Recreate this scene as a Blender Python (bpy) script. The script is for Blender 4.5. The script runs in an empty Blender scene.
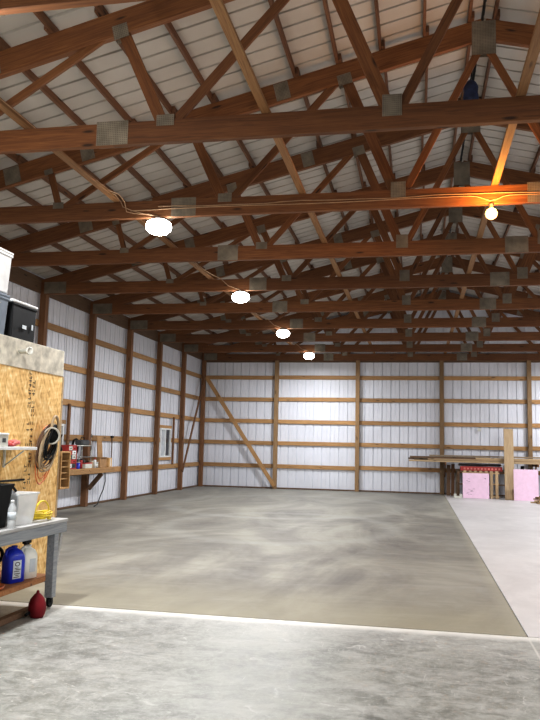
import bpy, bmesh, math, random
from mathutils import Vector, Matrix, Euler
random.seed(7)
scn = bpy.context.scene
COL = scn.collection
BAY = 2.44                      # truss and post spacing (8 ft)
def TY(k): return 7.037 + (k - 1) * BAY
XL, YB = -7.80, 26.557          # centre lines of left and back wall posts
RX, RZ = 0.85, 7.14             # ridge
SL = 0.2505                     # roof slope
CZ = 4.639                      # underside of the bottom chords
XR = 2 * RX - XL
YF = -5.0
def roofz(x): return RZ - SL * abs(x - RX)
ORD = ['zeroth','first','second','third','fourth','fifth','sixth','seventh','eighth','ninth','tenth','eleventh','twelfth','thirteenth','fourteenth','fifteenth','sixteenth']

# ------------------------------------------------------------------ materials
def newmat(name):
    m = bpy.data.materials.new(name); m.use_nodes = True
    nt = m.node_tree; b = nt.nodes['Principled BSDF']
    return m, nt, b
def N(nt, t, **kw):
    n = nt.nodes.new(t)
    for k, v in kw.items():
        if k in n.inputs: n.inputs[k].default_value = v
        else: setattr(n, k, v)
    return n
def L(nt, a, b): nt.links.new(a, b)
def ramp(nt, fac, stops):
    r = nt.nodes.new('ShaderNodeValToRGB'); L(nt, fac, r.inputs[0])
    e = r.color_ramp.elements
    while len(e) < len(stops): e.new(0.5)
    for el, (p, c) in zip(e, stops):
        el.position = p; el.color = (c[0], c[1], c[2], 1) if len(c) == 3 else c
    return r.outputs[0]
def mix(nt, fac, a, b, mode='MIX'):
    m = nt.nodes.new('ShaderNodeMix'); m.data_type = 'RGBA'; m.blend_type = mode
    for s, v in ((0, fac), (6, a), (7, b)):
        if isinstance(v, (int, float)): m.inputs[s].default_value = v
        elif isinstance(v, tuple): m.inputs[s].default_value = (v[0], v[1], v[2], 1)
        else: L(nt, v, m.inputs[s])
    return m.outputs[2]
def math_(nt, op, a, b=0.0, clamp=False):
    m = nt.nodes.new('ShaderNodeMath'); m.operation = op; m.use_clamp = clamp
    for i, v in enumerate((a, b)):
        if isinstance(v, (int, float)): m.inputs[i].default_value = v
        else: L(nt, v, m.inputs[i])
    return m.outputs[0]
def noise(nt, vec, scale, detail=4, rough=0.55, dist=0.0):
    n = nt.nodes.new('ShaderNodeTexNoise')
    n.inputs['Scale'].default_value = scale; n.inputs['Detail'].default_value = detail
    n.inputs['Roughness'].default_value = rough; n.inputs['Distortion'].default_value = dist
    if vec is not None: L(nt, vec, n.inputs['Vector'])
    return n.outputs['Fac']
def objco(nt, scale=(1, 1, 1), rand=True):
    tc = nt.nodes.new('ShaderNodeTexCoord'); mp = nt.nodes.new('ShaderNodeMapping')
    mp.inputs['Scale'].default_value = scale
    if rand:
        oi = nt.nodes.new('ShaderNodeObjectInfo')
        ad = nt.nodes.new('ShaderNodeVectorMath'); ad.operation = 'MULTIPLY_ADD'
        cb = nt.nodes.new('ShaderNodeCombineXYZ')
        for i in range(3): L(nt, oi.outputs['Random'], cb.inputs[i])
        L(nt, cb.outputs[0], ad.inputs[0]); ad.inputs[1].default_value = (37, 53, 71)
        L(nt, tc.outputs['Object'], ad.inputs[2]); L(nt, ad.outputs[0], mp.inputs['Vector'])
    else: L(nt, tc.outputs['Object'], mp.inputs['Vector'])
    return mp.outputs[0]
def bump(nt, b, h, strength=0.3, dist=0.01):
    n = nt.nodes.new('ShaderNodeBump'); n.inputs['Strength'].default_value = strength
    n.inputs['Distance'].default_value = dist
    L(nt, h, n.inputs['Height']); L(nt, n.outputs[0], b.inputs['Normal'])
def plain(name, col, rough=0.5, metal=0.0, var=0.12, **kw):
    m, nt, b = newmat(name)
    v = noise(nt, objco(nt), 9, 3)
    d = tuple(max(0, c * (1 - var * 2)) for c in col); l = tuple(min(1, c * (1 + var)) for c in col)
    L(nt, ramp(nt, v, [(0.3, d), (0.7, l)]), b.inputs['Base Color'])
    b.inputs['Roughness'].default_value = rough; b.inputs['Metallic'].default_value = metal
    for k, x in kw.items(): b.inputs[k].default_value = x
    return m
def wood(name, dark, mid, light, knots=True, rough=0.7, axis=0):
    m, nt, b = newmat(name)
    s = [14, 14, 14]; s[axis] = 0.6
    g = noise(nt, objco(nt, tuple(s)), 3.0, 6, 0.6, 1.2)
    big = noise(nt, objco(nt, tuple([0.5 if i == axis else 3 for i in range(3)])), 1.0, 2)
    c = ramp(nt, g, [(0.28, dark), (0.5, mid), (0.74, light)])
    oi = nt.nodes.new('ShaderNodeObjectInfo')
    tint = ramp(nt, oi.outputs['Random'], [(0, (0.72, 0.70, 0.68)), (0.5, (0.95, 0.95, 0.95)), (1, (1.15, 1.12, 1.08))])
    c = mix(nt, 1.0, c, tint, 'MULTIPLY')
    c = mix(nt, math_(nt, 'MULTIPLY', big, 0.5), c, dark)
    if knots:
        vo = nt.nodes.new('ShaderNodeTexVoronoi'); vo.inputs['Scale'].default_value = 1.0
        ks = [7, 7, 7]; ks[axis] = 1.6
        L(nt, objco(nt, tuple(ks)), vo.inputs['Vector'])
        k = ramp(nt, vo.outputs['Distance'], [(0.07, (1, 1, 1)), (0.15, (0, 0, 0))])
        c = mix(nt, k, c, tuple(x * 0.35 for x in dark))
    L(nt, c, b.inputs['Base Color']); b.inputs['Roughness'].default_value = rough
    bump(nt, b, g, 0.25, 0.004)
    return m
M = {}
M['truss'] = wood('truss_lumber', (0.10, 0.035, 0.012), (0.21, 0.084, 0.027), (0.31, 0.14, 0.048))
M['purlin'] = wood('purlin_lumber', (0.10, 0.045, 0.022), (0.18, 0.085, 0.042), (0.27, 0.14, 0.07))
M['girt'] = wood('girt_lumber', (0.27, 0.15, 0.062), (0.45, 0.265, 0.115), (0.60, 0.385, 0.18))
M['post'] = wood('post_lumber', (0.12, 0.055, 0.024), (0.22, 0.105, 0.045), (0.33, 0.17, 0.075))
M['backpost'] = wood('back_post_lumber', (0.19, 0.12, 0.06), (0.30, 0.19, 0.095), (0.42, 0.28, 0.15))
M['brace'] = wood('brace_lumber', (0.20, 0.095, 0.038), (0.34, 0.185, 0.078), (0.45, 0.27, 0.125))
M['pale'] = wood('pale_lumber', (0.36, 0.25, 0.14), (0.52, 0.39, 0.24), (0.66, 0.53, 0.35))
M['grey_lumber'] = wood('weathered_lumber', (0.16, 0.12, 0.08), (0.30, 0.24, 0.17), (0.45, 0.37, 0.27))
M['dark_lumber'] = wood('dark_lumber', (0.09, 0.05, 0.03), (0.17, 0.10, 0.055), (0.26, 0.16, 0.09))
M['shelfwood'] = wood('orange_shelf_lumber', (0.30, 0.12, 0.04), (0.46, 0.21, 0.08), (0.60, 0.32, 0.14))
M['boxwood'] = wood('box_plywood', (0.42, 0.25, 0.10), (0.60, 0.38, 0.17), (0.72, 0.50, 0.25), knots=False)
M['bench_grey'] = wood('grey_painted_bench', (0.22, 0.24, 0.26), (0.33, 0.36, 0.385), (0.46, 0.49, 0.51), knots=False, axis=1)
M['bench_top'] = wood('worn_grey_bench_top', (0.35, 0.35, 0.34), (0.52, 0.53, 0.53), (0.66, 0.67, 0.67), knots=False, axis=1)
# galvanised plate with nail grid
def platemat():
    m, nt, b = newmat('galvanised_plate')
    co = objco(nt, rand=False)
    vo = nt.nodes.new('ShaderNodeTexVoronoi'); vo.inputs['Scale'].default_value = 50; vo.inputs['Randomness'].default_value = 0.0
    L(nt, co, vo.inputs['Vector'])
    g = noise(nt, objco(nt), 6, 3)
    c = ramp(nt, g, [(0.3, (0.185, 0.16, 0.125)), (0.7, (0.32, 0.285, 0.225))])
    d = ramp(nt, vo.outputs['Distance'], [(0.15, (0.45, 0.42, 0.4)), (0.4, (1, 1, 1))])
    L(nt, mix(nt, 1.0, c, d, 'MULTIPLY'), b.inputs['Base Color'])
    b.inputs['Metallic'].default_value = 0.35; b.inputs['Roughness'].default_value = 0.55
    bump(nt, b, vo.outputs['Distance'], 0.4, 0.003)
    return m
M['plate'] = platemat()
def steel(name, col, rough, sp=0.35):
    m, nt, b = newmat(name)
    g = noise(nt, objco(nt, rand=False), 0.7, 4, 0.6)
    c = ramp(nt, g, [(0.3, tuple(x * 0.88 for x in col)), (0.7, col)])
    L(nt, c, b.inputs['Base Color']); b.inputs['Roughness'].default_value = rough
    b.inputs['Specular IOR Level'].default_value = sp
    if rough < 0.5:
        h = noise(nt, objco(nt, (1, 1, 0.4), rand=False), 2.2, 2)
        bump(nt, b, h, 0.13, 0.02)
    return m
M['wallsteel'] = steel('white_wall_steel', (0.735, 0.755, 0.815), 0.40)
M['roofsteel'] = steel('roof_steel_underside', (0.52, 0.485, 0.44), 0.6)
M['gablesteel'] = M['wallsteel']
# floors
def floor_old():
    m, nt, b = newmat('old_scuffed_concrete')
    co = objco(nt, rand=False)
    a = noise(nt, co, 1.3, 8, 0.68, 0.3); f = noise(nt, co, 6.5, 10, 0.74, 0.5); fine = noise(nt, co, 30, 8, 0.75)
    c = ramp(nt, a, [(0.34, (0.132, 0.135, 0.12)), (0.5, (0.195, 0.2, 0.178)), (0.66, (0.27, 0.272, 0.243))])
    c = mix(nt, ramp(nt, f, [(0.42, (0, 0, 0)), (0.72, (1, 1, 1))]), c, (0.40, 0.405, 0.38))
    c = mix(nt, ramp(nt, f, [(0.28, (.75, .75, .75)), (0.42, (0, 0, 0))]), c, (0.13, 0.135, 0.13))
    c = mix(nt, math_(nt, 'MULTIPLY', ramp(nt, fine, [(0.5, (0, 0, 0)), (0.7, (1, 1, 1))]), 0.35), c, (0.52, 0.52, 0.50))
    # white scratches and splashes, drawn out in different directions
    for sc, rot, lo, hi, amt, mask_s in (((1.2, 16, 1), 0.7, 0.60, 0.70, 0.55, 0.7), ((14, 1.0, 1), 0.55, 0.61, 0.70, 0.55, 0.9), ((5, 6, 1), 1.2, 0.60, 0.68, 0.5, 0.6), ((20, 1.3, 1), -0.5, 0.62, 0.68, 0.5, 1.1)):
        tc = nt.nodes.new('ShaderNodeTexCoord'); mp = nt.nodes.new('ShaderNodeMapping')
        mp.inputs['Rotation'].default_value = (0, 0, rot); mp.inputs['Scale'].default_value = sc
        L(nt, tc.outputs['Object'], mp.inputs[0])
        s = noise(nt, mp.outputs[0], 2.6, 9, 0.72, 0.6)
        msk = ramp(nt, noise(nt, co, mask_s, 2), [(0.42, (0, 0, 0)), (0.6, (1, 1, 1))])
        fac = math_(nt, 'MULTIPLY', math_(nt, 'MULTIPLY', ramp(nt, s, [(lo, (0, 0, 0)), (hi, (1, 1, 1))]), msk), amt)
        c = mix(nt, fac, c, (0.68, 0.68, 0.65))
    # broad pale smears
    sm = noise(nt, objco(nt, (0.8, 3.0, 1), rand=False), 1.5, 8, 0.7, 0.8)
    c = mix(nt, math_(nt, 'MULTIPLY', ramp(nt, sm, [(0.50, (0, 0, 0)), (0.68, (1, 1, 1))]), 0.5), c, (0.43, 0.43, 0.41))
    # thin arcs (cracks) from voronoi edges
    vo = nt.nodes.new('ShaderNodeTexVoronoi'); vo.feature = 'DISTANCE_TO_EDGE'; vo.inputs['Scale'].default_value = 0.75
    dn = nt.nodes.new('ShaderNodeTexNoise'); dn.inputs['Scale'].default_value = 2.5; dn.inputs['Detail'].default_value = 6; L(nt, co, dn.inputs['Vector'])
    dv = nt.nodes.new('ShaderNodeVectorMath'); dv.operation = 'MULTIPLY_ADD'; L(nt, dn.outputs['Color'], dv.inputs[0]); dv.inputs[1].default_value = (0.9, 0.9, 0); L(nt, co, dv.inputs[2])
    L(nt, dv.outputs[0], vo.inputs['Vector'])
    ed = ramp(nt, vo.outputs['Distance'], [(0.002, (1, 1, 1)), (0.009, (0, 0, 0))])
    ms = ramp(nt, noise(nt, co, 5, 6, 0.7), [(0.5, (0, 0, 0)), (0.6, (1, 1, 1))])
    c = mix(nt, math_(nt, 'MULTIPLY', math_(nt, 'MULTIPLY', ed, ms), 0.7), c, (0.5, 0.5, 0.48))
    # pale spill of fresh cement along the edge of the new pour, and the saw cut
    sx = nt.nodes.new('ShaderNodeSeparateXYZ'); L(nt, co, sx.inputs[0])
    wob = math_(nt, 'MULTIPLY', noise(nt, co, 2.5, 5, 0.7), 0.16)
    d = math_(nt, 'ADD', math_(nt, 'SUBTRACT', 6.76, sx.outputs['Y']), wob)
    band = ramp(nt, d, [(0.15, (1, 1, 1)), (0.27, (0, 0, 0))])
    c = mix(nt, math_(nt, 'MULTIPLY', band, 0.85), c, (0.74, 0.73, 0.69))
    band2 = ramp(nt, math_(nt, 'MULTIPLY', d, 0.5), [(0.10, (1, 1, 1)), (0.5, (0, 0, 0))])
    c = mix(nt, math_(nt, 'MULTIPLY', math_(nt, 'MULTIPLY', band2, fine), 0.55), c, (0.6, 0.6, 0.58))
    cut = ramp(nt, math_(nt, 'ABSOLUTE', math_(nt, 'SUBTRACT', sx.outputs['X'], 0.908)), [(0.006, (1, 1, 1)), (0.012, (0, 0, 0))])
    c = mix(nt, math_(nt, 'MULTIPLY', cut, 0.55), c, (0.62, 0.61, 0.57))
    L(nt, c, b.inputs['Base Color'])
    r = ramp(nt, f, [(0.3, (0.34,) * 3), (0.7, (0.58,) * 3)]); L(nt, r, b.inputs['Roughness'])
    bump(nt, b, fine, 0.15, 0.004)
    return m
def floor_new():
    m, nt, b = newmat('fresh_troweled_concrete')
    co = objco(nt, rand=False)
    sx = nt.nodes.new('ShaderNodeSeparateXYZ'); L(nt, co, sx.inputs[0])
    a = noise(nt, objco(nt, (1, 0.45, 1), rand=False), 0.5, 5, 0.6, 1.6)
    sw = noise(nt, objco(nt, (1.0, 0.6, 1), rand=False), 1.4, 7, 0.7, 2.4)
    c = ramp(nt, a, [(0.34, (0.15, 0.138, 0.122)), (0.5, (0.225, 0.212, 0.180)), (0.66, (0.32, 0.306, 0.26))])
    c = mix(nt, math_(nt, 'MULTIPLY', ramp(nt, sw, [(0.52, (0, 0, 0)), (0.66, (1, 1, 1))]), 0.30), c, (0.34, 0.34, 0.315))
    c = mix(nt, math_(nt, 'MULTIPLY', ramp(nt, sw, [(0.3, (1, 1, 1)), (0.42, (0, 0, 0))]), 0.35), c, (0.11, 0.105, 0.095))
    st = noise(nt, objco(nt, (0.5, 2.2, 1), rand=False), 2.0, 9, 0.72, 1.0)
    c = mix(nt, math_(nt, 'MULTIPLY', ramp(nt, st, [(0.52, (0, 0, 0)), (0.68, (1, 1, 1))]), 0.32), c, (0.34, 0.335, 0.30))
    c = mix(nt, math_(nt, 'MULTIPLY', ramp(nt, st, [(0.34, (1, 1, 1)), (0.47, (0, 0, 0))]), 0.28), c, (0.12, 0.113, 0.10))
    # olive, damp-looking front strip where it was finished last
    wob = math_(nt, 'MULTIPLY', noise(nt, co, 0.6, 4), 2.4)
    fr = ramp(nt, math_(nt, 'MULTIPLY', math_(nt, 'ADD', math_(nt, 'SUBTRACT', sx.outputs['Y'], 6.76), wob), 0.2), [(0.22, (1, 1, 1)), (0.62, (0, 0, 0))])
    c = mix(nt, math_(nt, 'MULTIPLY', fr, 0.65), c, (0.33, 0.305, 0.215))
    # trowel rings
    for (cx, cy, rr) in ((-2.6, 14.5, 2.4), (-3.4, 19.5, 3.2)):
        dx = math_(nt, 'SUBTRACT', sx.outputs['X'], cx); dy = math_(nt, 'MULTIPLY', math_(nt, 'SUBTRACT', sx.outputs['Y'], cy), 0.8)
        dd = math_(nt, 'SQRT', math_(nt, 'ADD', math_(nt, 'MULTIPLY', dx, dx), math_(nt, 'MULTIPLY', dy, dy)))
        dd = math_(nt, 'ADD', dd, math_(nt, 'MULTIPLY', sw, 0.5))
        ring = ramp(nt, math_(nt, 'ABSOLUTE', math_(nt, 'SUBTRACT', dd, rr)), [(0.05, (1, 1, 1)), (0.28, (0, 0, 0))])
        c = mix(nt, math_(nt, 'MULTIPLY', ring, 0.28), c, (0.38, 0.38, 0.35))
    # paler concrete towards the back wall
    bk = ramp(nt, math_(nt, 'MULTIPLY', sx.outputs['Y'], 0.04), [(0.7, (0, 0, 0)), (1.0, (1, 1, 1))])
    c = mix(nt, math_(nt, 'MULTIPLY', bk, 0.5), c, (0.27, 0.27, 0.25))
    ed = ramp(nt, math_(nt, 'SUBTRACT', 0.905, sx.outputs['X']), [(0.02, (1, 1, 1)), (0.16, (0, 0, 0))])
    c = mix(nt, math_(nt, 'MULTIPLY', ed, 0.5), c, (0.36, 0.34, 0.27))
    L(nt, c, b.inputs['Base Color'])
    L(nt, ramp(nt, sw, [(0.3, (0.55,) * 3), (0.7, (0.75,) * 3)]), b.inputs['Roughness'])
    bump(nt, b, sw, 0.12, 0.01)
    return m
def floor_side():
    m, nt, b = newmat('pale_cured_concrete')
    co = objco(nt, rand=False)
    a = noise(nt, co, 0.5, 6, 0.65, 0.5); f = noise(nt, objco(nt, (1, 0.5, 1), rand=False), 3.0, 7, 0.7)
    c = ramp(nt, a, [(0.3, (0.50, 0.485, 0.485)), (0.7, (0.64, 0.625, 0.62))])
    c = mix(nt, math_(nt, 'MULTIPLY', ramp(nt, f, [(0.5, (0, 0, 0)), (0.7, (1, 1, 1))]), 0.35), c, (0.74, 0.725, 0.72))
    c = mix(nt, math_(nt, 'MULTIPLY', ramp(nt, f, [(0.3, (1, 1, 1)), (0.42, (0, 0, 0))]), 0.3), c, (0.40, 0.385, 0.37))
    L(nt, c, b.inputs['Base Color']); b.inputs['Roughness'].default_value = 0.5
    return m
M['floor_old'], M['floor_new'], M['floor_side'] = floor_old(), floor_new(), floor_side()
def osbmat():
    m, nt, b = newmat('osb_board')
    co = objco(nt, rand=False)
    cs = None
    cols = []
    for i, (rx, sc) in enumerate(((0.35, (1, 30, 4.5)), (-0.5, (1, 26, 5)), (1.45, (1, 22, 5)))):
        tc = nt.nodes.new('ShaderNodeTexCoord'); mp = nt.nodes.new('ShaderNodeMapping')
        mp.inputs['Rotation'].default_value = (rx, 0, 0)
        L(nt, tc.outputs['Object'], mp.inputs[0])
        m2 = nt.nodes.new('ShaderNodeMapping'); m2.inputs['Scale'].default_value = sc; L(nt, mp.outputs[0], m2.inputs[0])
        cols.append(noise(nt, m2.outputs[0], 1.0, 2, 0.5))
    sel = noise(nt, co, 7, 2)
    t = mix(nt, ramp(nt, sel, [(0.45, (0, 0, 0)), (0.52, (1, 1, 1))]), cols[0], cols[1])
    t2 = mix(nt, 0.35, t, cols[2])
    c = ramp(nt, t2, [(0.36, (0.48, 0.27, 0.08)), (0.46, (0.72, 0.46, 0.17)), (0.56, (0.83, 0.59, 0.26)), (0.66, (0.92, 0.76, 0.44))])
    L(nt, c, b.inputs['Base Color']); b.inputs['Roughness'].default_value = 0.65
    return m
M['osb'] = osbmat()
M['band'] = plain('weathered_grey_board', (0.60, 0.57, 0.48), 0.85, var=0.18)
M['white'] = plain('white_plastic', (0.80, 0.82, 0.82), 0.4, var=0.05)
M['offwhite'] = plain('off_white', (0.66, 0.66, 0.60), 0.5, var=0.08)
M['cream'] = plain('cream_jug_plastic', (0.90, 0.91, 0.84), 0.4, var=0.05)
M['bluegrey'] = plain('blue_grey_plastic', (0.17, 0.21, 0.26), 0.45, var=0.1)
M['black'] = plain('black_plastic', (0.010, 0.011, 0.012), 0.6, var=0.2, **{'Specular IOR Level': 0.18})
M['bluegrey_light'] = plain('pale_grey_rim', (0.50, 0.48, 0.42), 0.5)
M['pale_v'] = wood('pale_upright_lumber', (0.36, 0.25, 0.14), (0.52, 0.39, 0.24), (0.66, 0.53, 0.35), axis=2)
M['dark_v'] = wood('dark_upright_lumber', (0.09, 0.05, 0.03), (0.17, 0.10, 0.055), (0.26, 0.16, 0.09), axis=2)
M['darkgrey'] = plain('dark_grey', (0.06, 0.065, 0.07), 0.5)
M['red'] = plain('dark_red_plastic', (0.17, 0.008, 0.014), 0.6, var=0.1, **{'Specular IOR Level': 0.2})
M['brightred'] = plain('red_paint', (0.45, 0.045, 0.04), 0.5)
M['blue'] = plain('blue_jug_plastic', (0.012, 0.035, 0.50), 0.32, var=0.1)
M['bluetarp'] = plain('blue_black_tarp', (0.02, 0.035, 0.10), 0.6, var=0.3)
M['yellow'] = plain('yellow_cord', (0.80, 0.62, 0.05), 0.5)
M['orange'] = plain('orange_cord', (0.65, 0.19, 0.06), 0.5)
M['brown'] = plain('brown_cord', (0.13, 0.07, 0.04), 0.55)
M['tan'] = plain('tan_cord', (0.42, 0.32, 0.20), 0.55)
M['copper'] = plain('tan_cable', (0.50, 0.33, 0.20), 0.5)
M['metal'] = plain('brushed_metal', (0.42, 0.42, 0.40), 0.35, 0.9)
M['pink'] = plain('pink_foam', (0.90, 0.66, 0.82), 0.75, var=0.03)
M['ink'] = plain('dark_ink', (0.06, 0.045, 0.03), 0.8)
M['pinkink'] = plain('grey_pink_ink', (0.50, 0.33, 0.45), 0.8)
M['labelwhite'] = plain('pale_label', (0.62, 0.68, 0.72), 0.5, var=0.08)
M['card'] = plain('cardboard', (0.42, 0.25, 0.12), 0.8)
M['glass'], _nt, _b = newmat('dark_window_glass')
_b.inputs['Base Color'].default_value = (0.02, 0.022, 0.03, 1); _b.inputs['Roughness'].default_value = 0.12
M['paleglass'] = plain('pale_sliding_pane', (0.50, 0.53, 0.56), 0.25)
def clearplastic():
    m, nt, b = newmat('clear_plastic')
    v = noise(nt, objco(nt), 7, 2)
    L(nt, ramp(nt, v, [(0.3, (0.72, 0.75, 0.76)), (0.7, (0.86, 0.88, 0.88))]), b.inputs['Base Color'])
    b.inputs['Roughness'].default_value = 0.25; b.inputs['Alpha'].default_value = 0.45
    return m
M['clear'] = clearplastic()
def emit(name, col, s):
    m, nt, b = newmat(name)
    b.inputs['Base Color'].default_value = (1, 1, 1, 1)
    b.inputs['Emission Color'].default_value = (*col, 1); b.inputs['Emission Strength'].default_value = s
    return m
M['led'] = emit('led_diffuser', (1.0, 0.97, 0.92), 22)
M['bulb'] = emit('warm_bulb_glass', (1.0, 0.52, 0.12), 3.2)

# ------------------------------------------------------------------ mesh helpers
def bx(bm, x0, x1, y0, y1, z0, z1, bev=0.0, mi=0, mat=None):
    vs = [bm.verts.new((x, y, z)) for x in (x0, x1) for y in (y0, y1) for z in (z0, z1)]
    if mat is not None:
        for v in vs: v.co = mat @ v.co
    fs = []
    for q in ((0, 1, 3, 2), (4, 6, 7, 5), (0, 4, 5, 1), (2, 3, 7, 6), (0, 2, 6, 4), (1, 5, 7, 3)):
        f = bm.faces.new([vs[i] for i in q]); f.material_index = mi; fs.append(f)
    if bev > 0:
        es = list({e for f in fs for e in f.edges})
        bmesh.ops.bevel(bm, geom=es, offset=bev, segments=1, profile=0.5, affect='EDGES')
    return vs
def tube(bm, pts, r, n=8, closed=False, mi=0):
    pts = [Vector(p) for p in pts]; m = len(pts); rings = []
    up = Vector((0, 0, 1))
    prev = None
    for i, p in enumerate(pts):
        a = pts[(i - 1) % m] if (closed or i > 0) else p
        b = pts[(i + 1) % m] if (closed or i < m - 1) else p
        t = (b - a).normalized() if (b - a).length > 1e-9 else Vector((0, 0, 1))
        if prev is None:
            s = t.cross(up) if abs(t.z) < 0.95 else t.cross(Vector((1, 0, 0)))
        else:
            s = prev - t * prev.dot(t)
        s.normalize(); prev = s; u = t.cross(s)
        rr = r[i] if isinstance(r, (list, tuple)) else r
        rings.append([bm.verts.new(p + (s * math.cos(2 * math.pi * k / n) + u * math.sin(2 * math.pi * k / n)) * rr) for k in range(n)])
    for i in range(m if closed else m - 1):
        A, B = rings[i], rings[(i + 1) % m]
        for k in range(n):
            f = bm.faces.new((A[k], A[(k + 1) % n], B[(k + 1) % n], B[k])); f.smooth = True; f.material_index = mi
    if not closed:
        for R_, rev in ((rings[0], True), (rings[-1], False)):
            f = bm.faces.new(list(reversed(R_)) if rev else R_); f.material_index = mi
def lathe(bm, prof, n=24, c=(0, 0, 0), sx=1.0, sy=1.0, mi=0, mat=None):
    c = Vector(c); rings = []
    for r, z in prof:
        ring = []
        for k in range(n):
            a = 2 * math.pi * k / n
            v = Vector((math.cos(a) * r * sx, math.sin(a) * r * sy, z))
            if mat is not None: v = mat @ v
            ring.append(bm.verts.new(v + c))
        rings.append(ring)
    for i in range(len(rings) - 1):
        A, B = rings[i], rings[i + 1]
        for k in range(n):
            f = bm.faces.new((A[k], A[(k + 1) % n], B[(k + 1) % n], B[k])); f.smooth = True; f.material_index = mi
    for R_, rev in ((rings[0], True), (rings[-1], False)):
        f = bm.faces.new(list(reversed(R_)) if rev else R_); f.material_index = mi
def obj(name, bm, mat, parent=None, loc=(0, 0, 0), rot=(0, 0, 0)):
    me = bpy.data.meshes.new(name)
    bmesh.ops.recalc_face_normals(bm, faces=bm.faces)
    bm.to_mesh(me); bm.free()
    for mm in (mat if isinstance(mat, (list, tuple)) else [mat]): me.materials.append(mm)
    o = bpy.data.objects.new(name, me); COL.objects.link(o)
    o.location = loc; o.rotation_euler = rot
    if parent: o.parent = parent
    return o
def tag(o, label, cat, group=None, kind=None):
    o['label'] = label; o['category'] = cat
    if group: o['group'] = group
    if kind: o['kind'] = kind
    return o
def thing(name, label, cat, loc=(0, 0, 0), rot=(0, 0, 0), group=None):
    o = bpy.data.objects.new(name, None); COL.objects.link(o); o.empty_display_size = 0.1
    o.location = loc; o.rotation_euler = rot
    return tag(o, label, cat, group)
def box(name, mat, x0, x1, y0, y1, z0, z1, parent=None, bev=0.004):
    """box whose object origin is at its lower centre, so grain and physics read locally"""
    cx, cy = (x0 + x1) / 2, (y0 + y1) / 2
    bm = bmesh.new(); bx(bm, x0 - cx, x1 - cx, y0 - cy, y1 - cy, 0, z1 - z0, bev)
    return obj(name, bm, mat, parent, (cx, cy, z0))
def board(name, mat, A, B, w, h, parent=None, up=(0, 0, 1), bev=0.004, ext=0.0):
    """board with its centre line from A to B, its local X along the grain; w across, h along 'up'"""
    A, B = Vector(A), Vector(B); t = (B - A).normalized(); A = A - t * ext; B = B + t * ext
    u = Vector(up); u = (u - t * u.dot(t)).normalized(); s = u.cross(t)
    Ln = (B - A).length
    bm = bmesh.new(); bx(bm, 0, Ln, -w / 2, w / 2, -h / 2, h / 2, bev)
    o = obj(name, bm, mat, parent)
    R = Matrix((t, s, u)).transposed().to_4x4(); R.translation = A
    if parent is not None: o.matrix_basis = Matrix.Translation(-Vector(parent.location)) @ R
    else: o.matrix_world = R
    return o

# ------------------------------------------------------------------ structure
def struct(o, label, cat): return tag(o, label, cat, kind='structure')
struct(box('floor', M['floor_old'], -8.0, 9.7, YF, 6.755, -0.15, 0, bev=0), 'old scuffed grey concrete slab in the foreground', 'floor')
def keep_origin(name, mat, x0, x1, y0, y1, z0, z1):
    bm = bmesh.new(); bx(bm, x0, x1, y0, y1, z0, z1); return obj(name, bm, mat)
bpy.data.objects.remove(bpy.data.objects['floor'], do_unlink=True)
struct(keep_origin('floor', M['floor_old'], -8.0, 9.7, YF, 6.755, -0.15, 0), 'old scuffed grey concrete slab with white scratches in the foreground', 'floor')
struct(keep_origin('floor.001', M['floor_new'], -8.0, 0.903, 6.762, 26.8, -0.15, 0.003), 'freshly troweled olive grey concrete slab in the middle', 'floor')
struct(keep_origin('floor.002', M['floor_side'], 0.914, 9.7, 6.762, 26.8, -0.15, 0.003), 'pale cured concrete slab along the right side', 'floor')

def ribbed(bm, P, U, V, length, h0, h1, normal, pitch=0.3048, prf=((0, 0.032), (0.016, 0.032), (0.022, 0.0), (0.148, 0.0), (0.152, 0.007), (0.164, 0.007), (0.168, 0.0), (0.292, 0.0), (0.298, 0.032))):
    """ribbed steel sheet: ribs run along V, sheet spreads along U from P; h0,h1 are functions of distance giving start/end along V"""
    P, U, V, Nn = Vector(P), Vector(U), Vector(V), Vector(normal)
    prof = []; d = 0.0
    while d < length:
        for dd, hh in prf:
            if d + dd < length: prof.append((d + dd, hh))
        d += pitch
    prof.append((length, 0.0))
    prev = None
    for d, hh in prof:
        a = bm.verts.new(P + U * d + Nn * hh + V * h0(d)); b = bm.verts.new(P + U * d + Nn * hh + V * h1(d))
        if prev: bm.faces.new((prev[0], a, b, prev[1]))
        prev = (a, b)
PW = 0.131     # post centre line to steel
def addthick(bm, P, U, V, length, h0, h1, normal, t=0.03):
    """flat outer skin behind the ribbed one so walls read solid"""
    P, U, V, Nn = Vector(P), Vector(U), Vector(V), Vector(normal)
    segs = 24; prev = None
    for i in range(segs + 1):
        d = length * i / segs
        a = bm.verts.new(P + U * d - Nn * t + V * h0(d)); b = bm.verts.new(P + U * d - Nn * t + V * h1(d))
        if prev: bm.faces.new((prev[0], prev[1], b, a))
        prev = (a, b)
ZW = lambda x: roofz(x) + 0.12
# back wall including gable; ribs vertical. visible ribs dent away from room -> dark lines
bm = bmesh.new(); x0 = XL - PW
ribbed(bm, (x0, YB + PW, 0), (1, 0, 0), (0, 0, 1), XR + PW - x0, lambda d: 0, lambda d: ZW(x0 + d), (0, 1, 0))
addthick(bm, (x0, YB + PW + 0.04, 0), (1, 0, 0), (0, 0, 1), XR + PW - x0, lambda d: 0, lambda d: ZW(x0 + d), (0, -1, 0))
struct(obj('wall_back', bm, M['wallsteel']), 'white ribbed steel back wall with its gable', 'wall')
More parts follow.
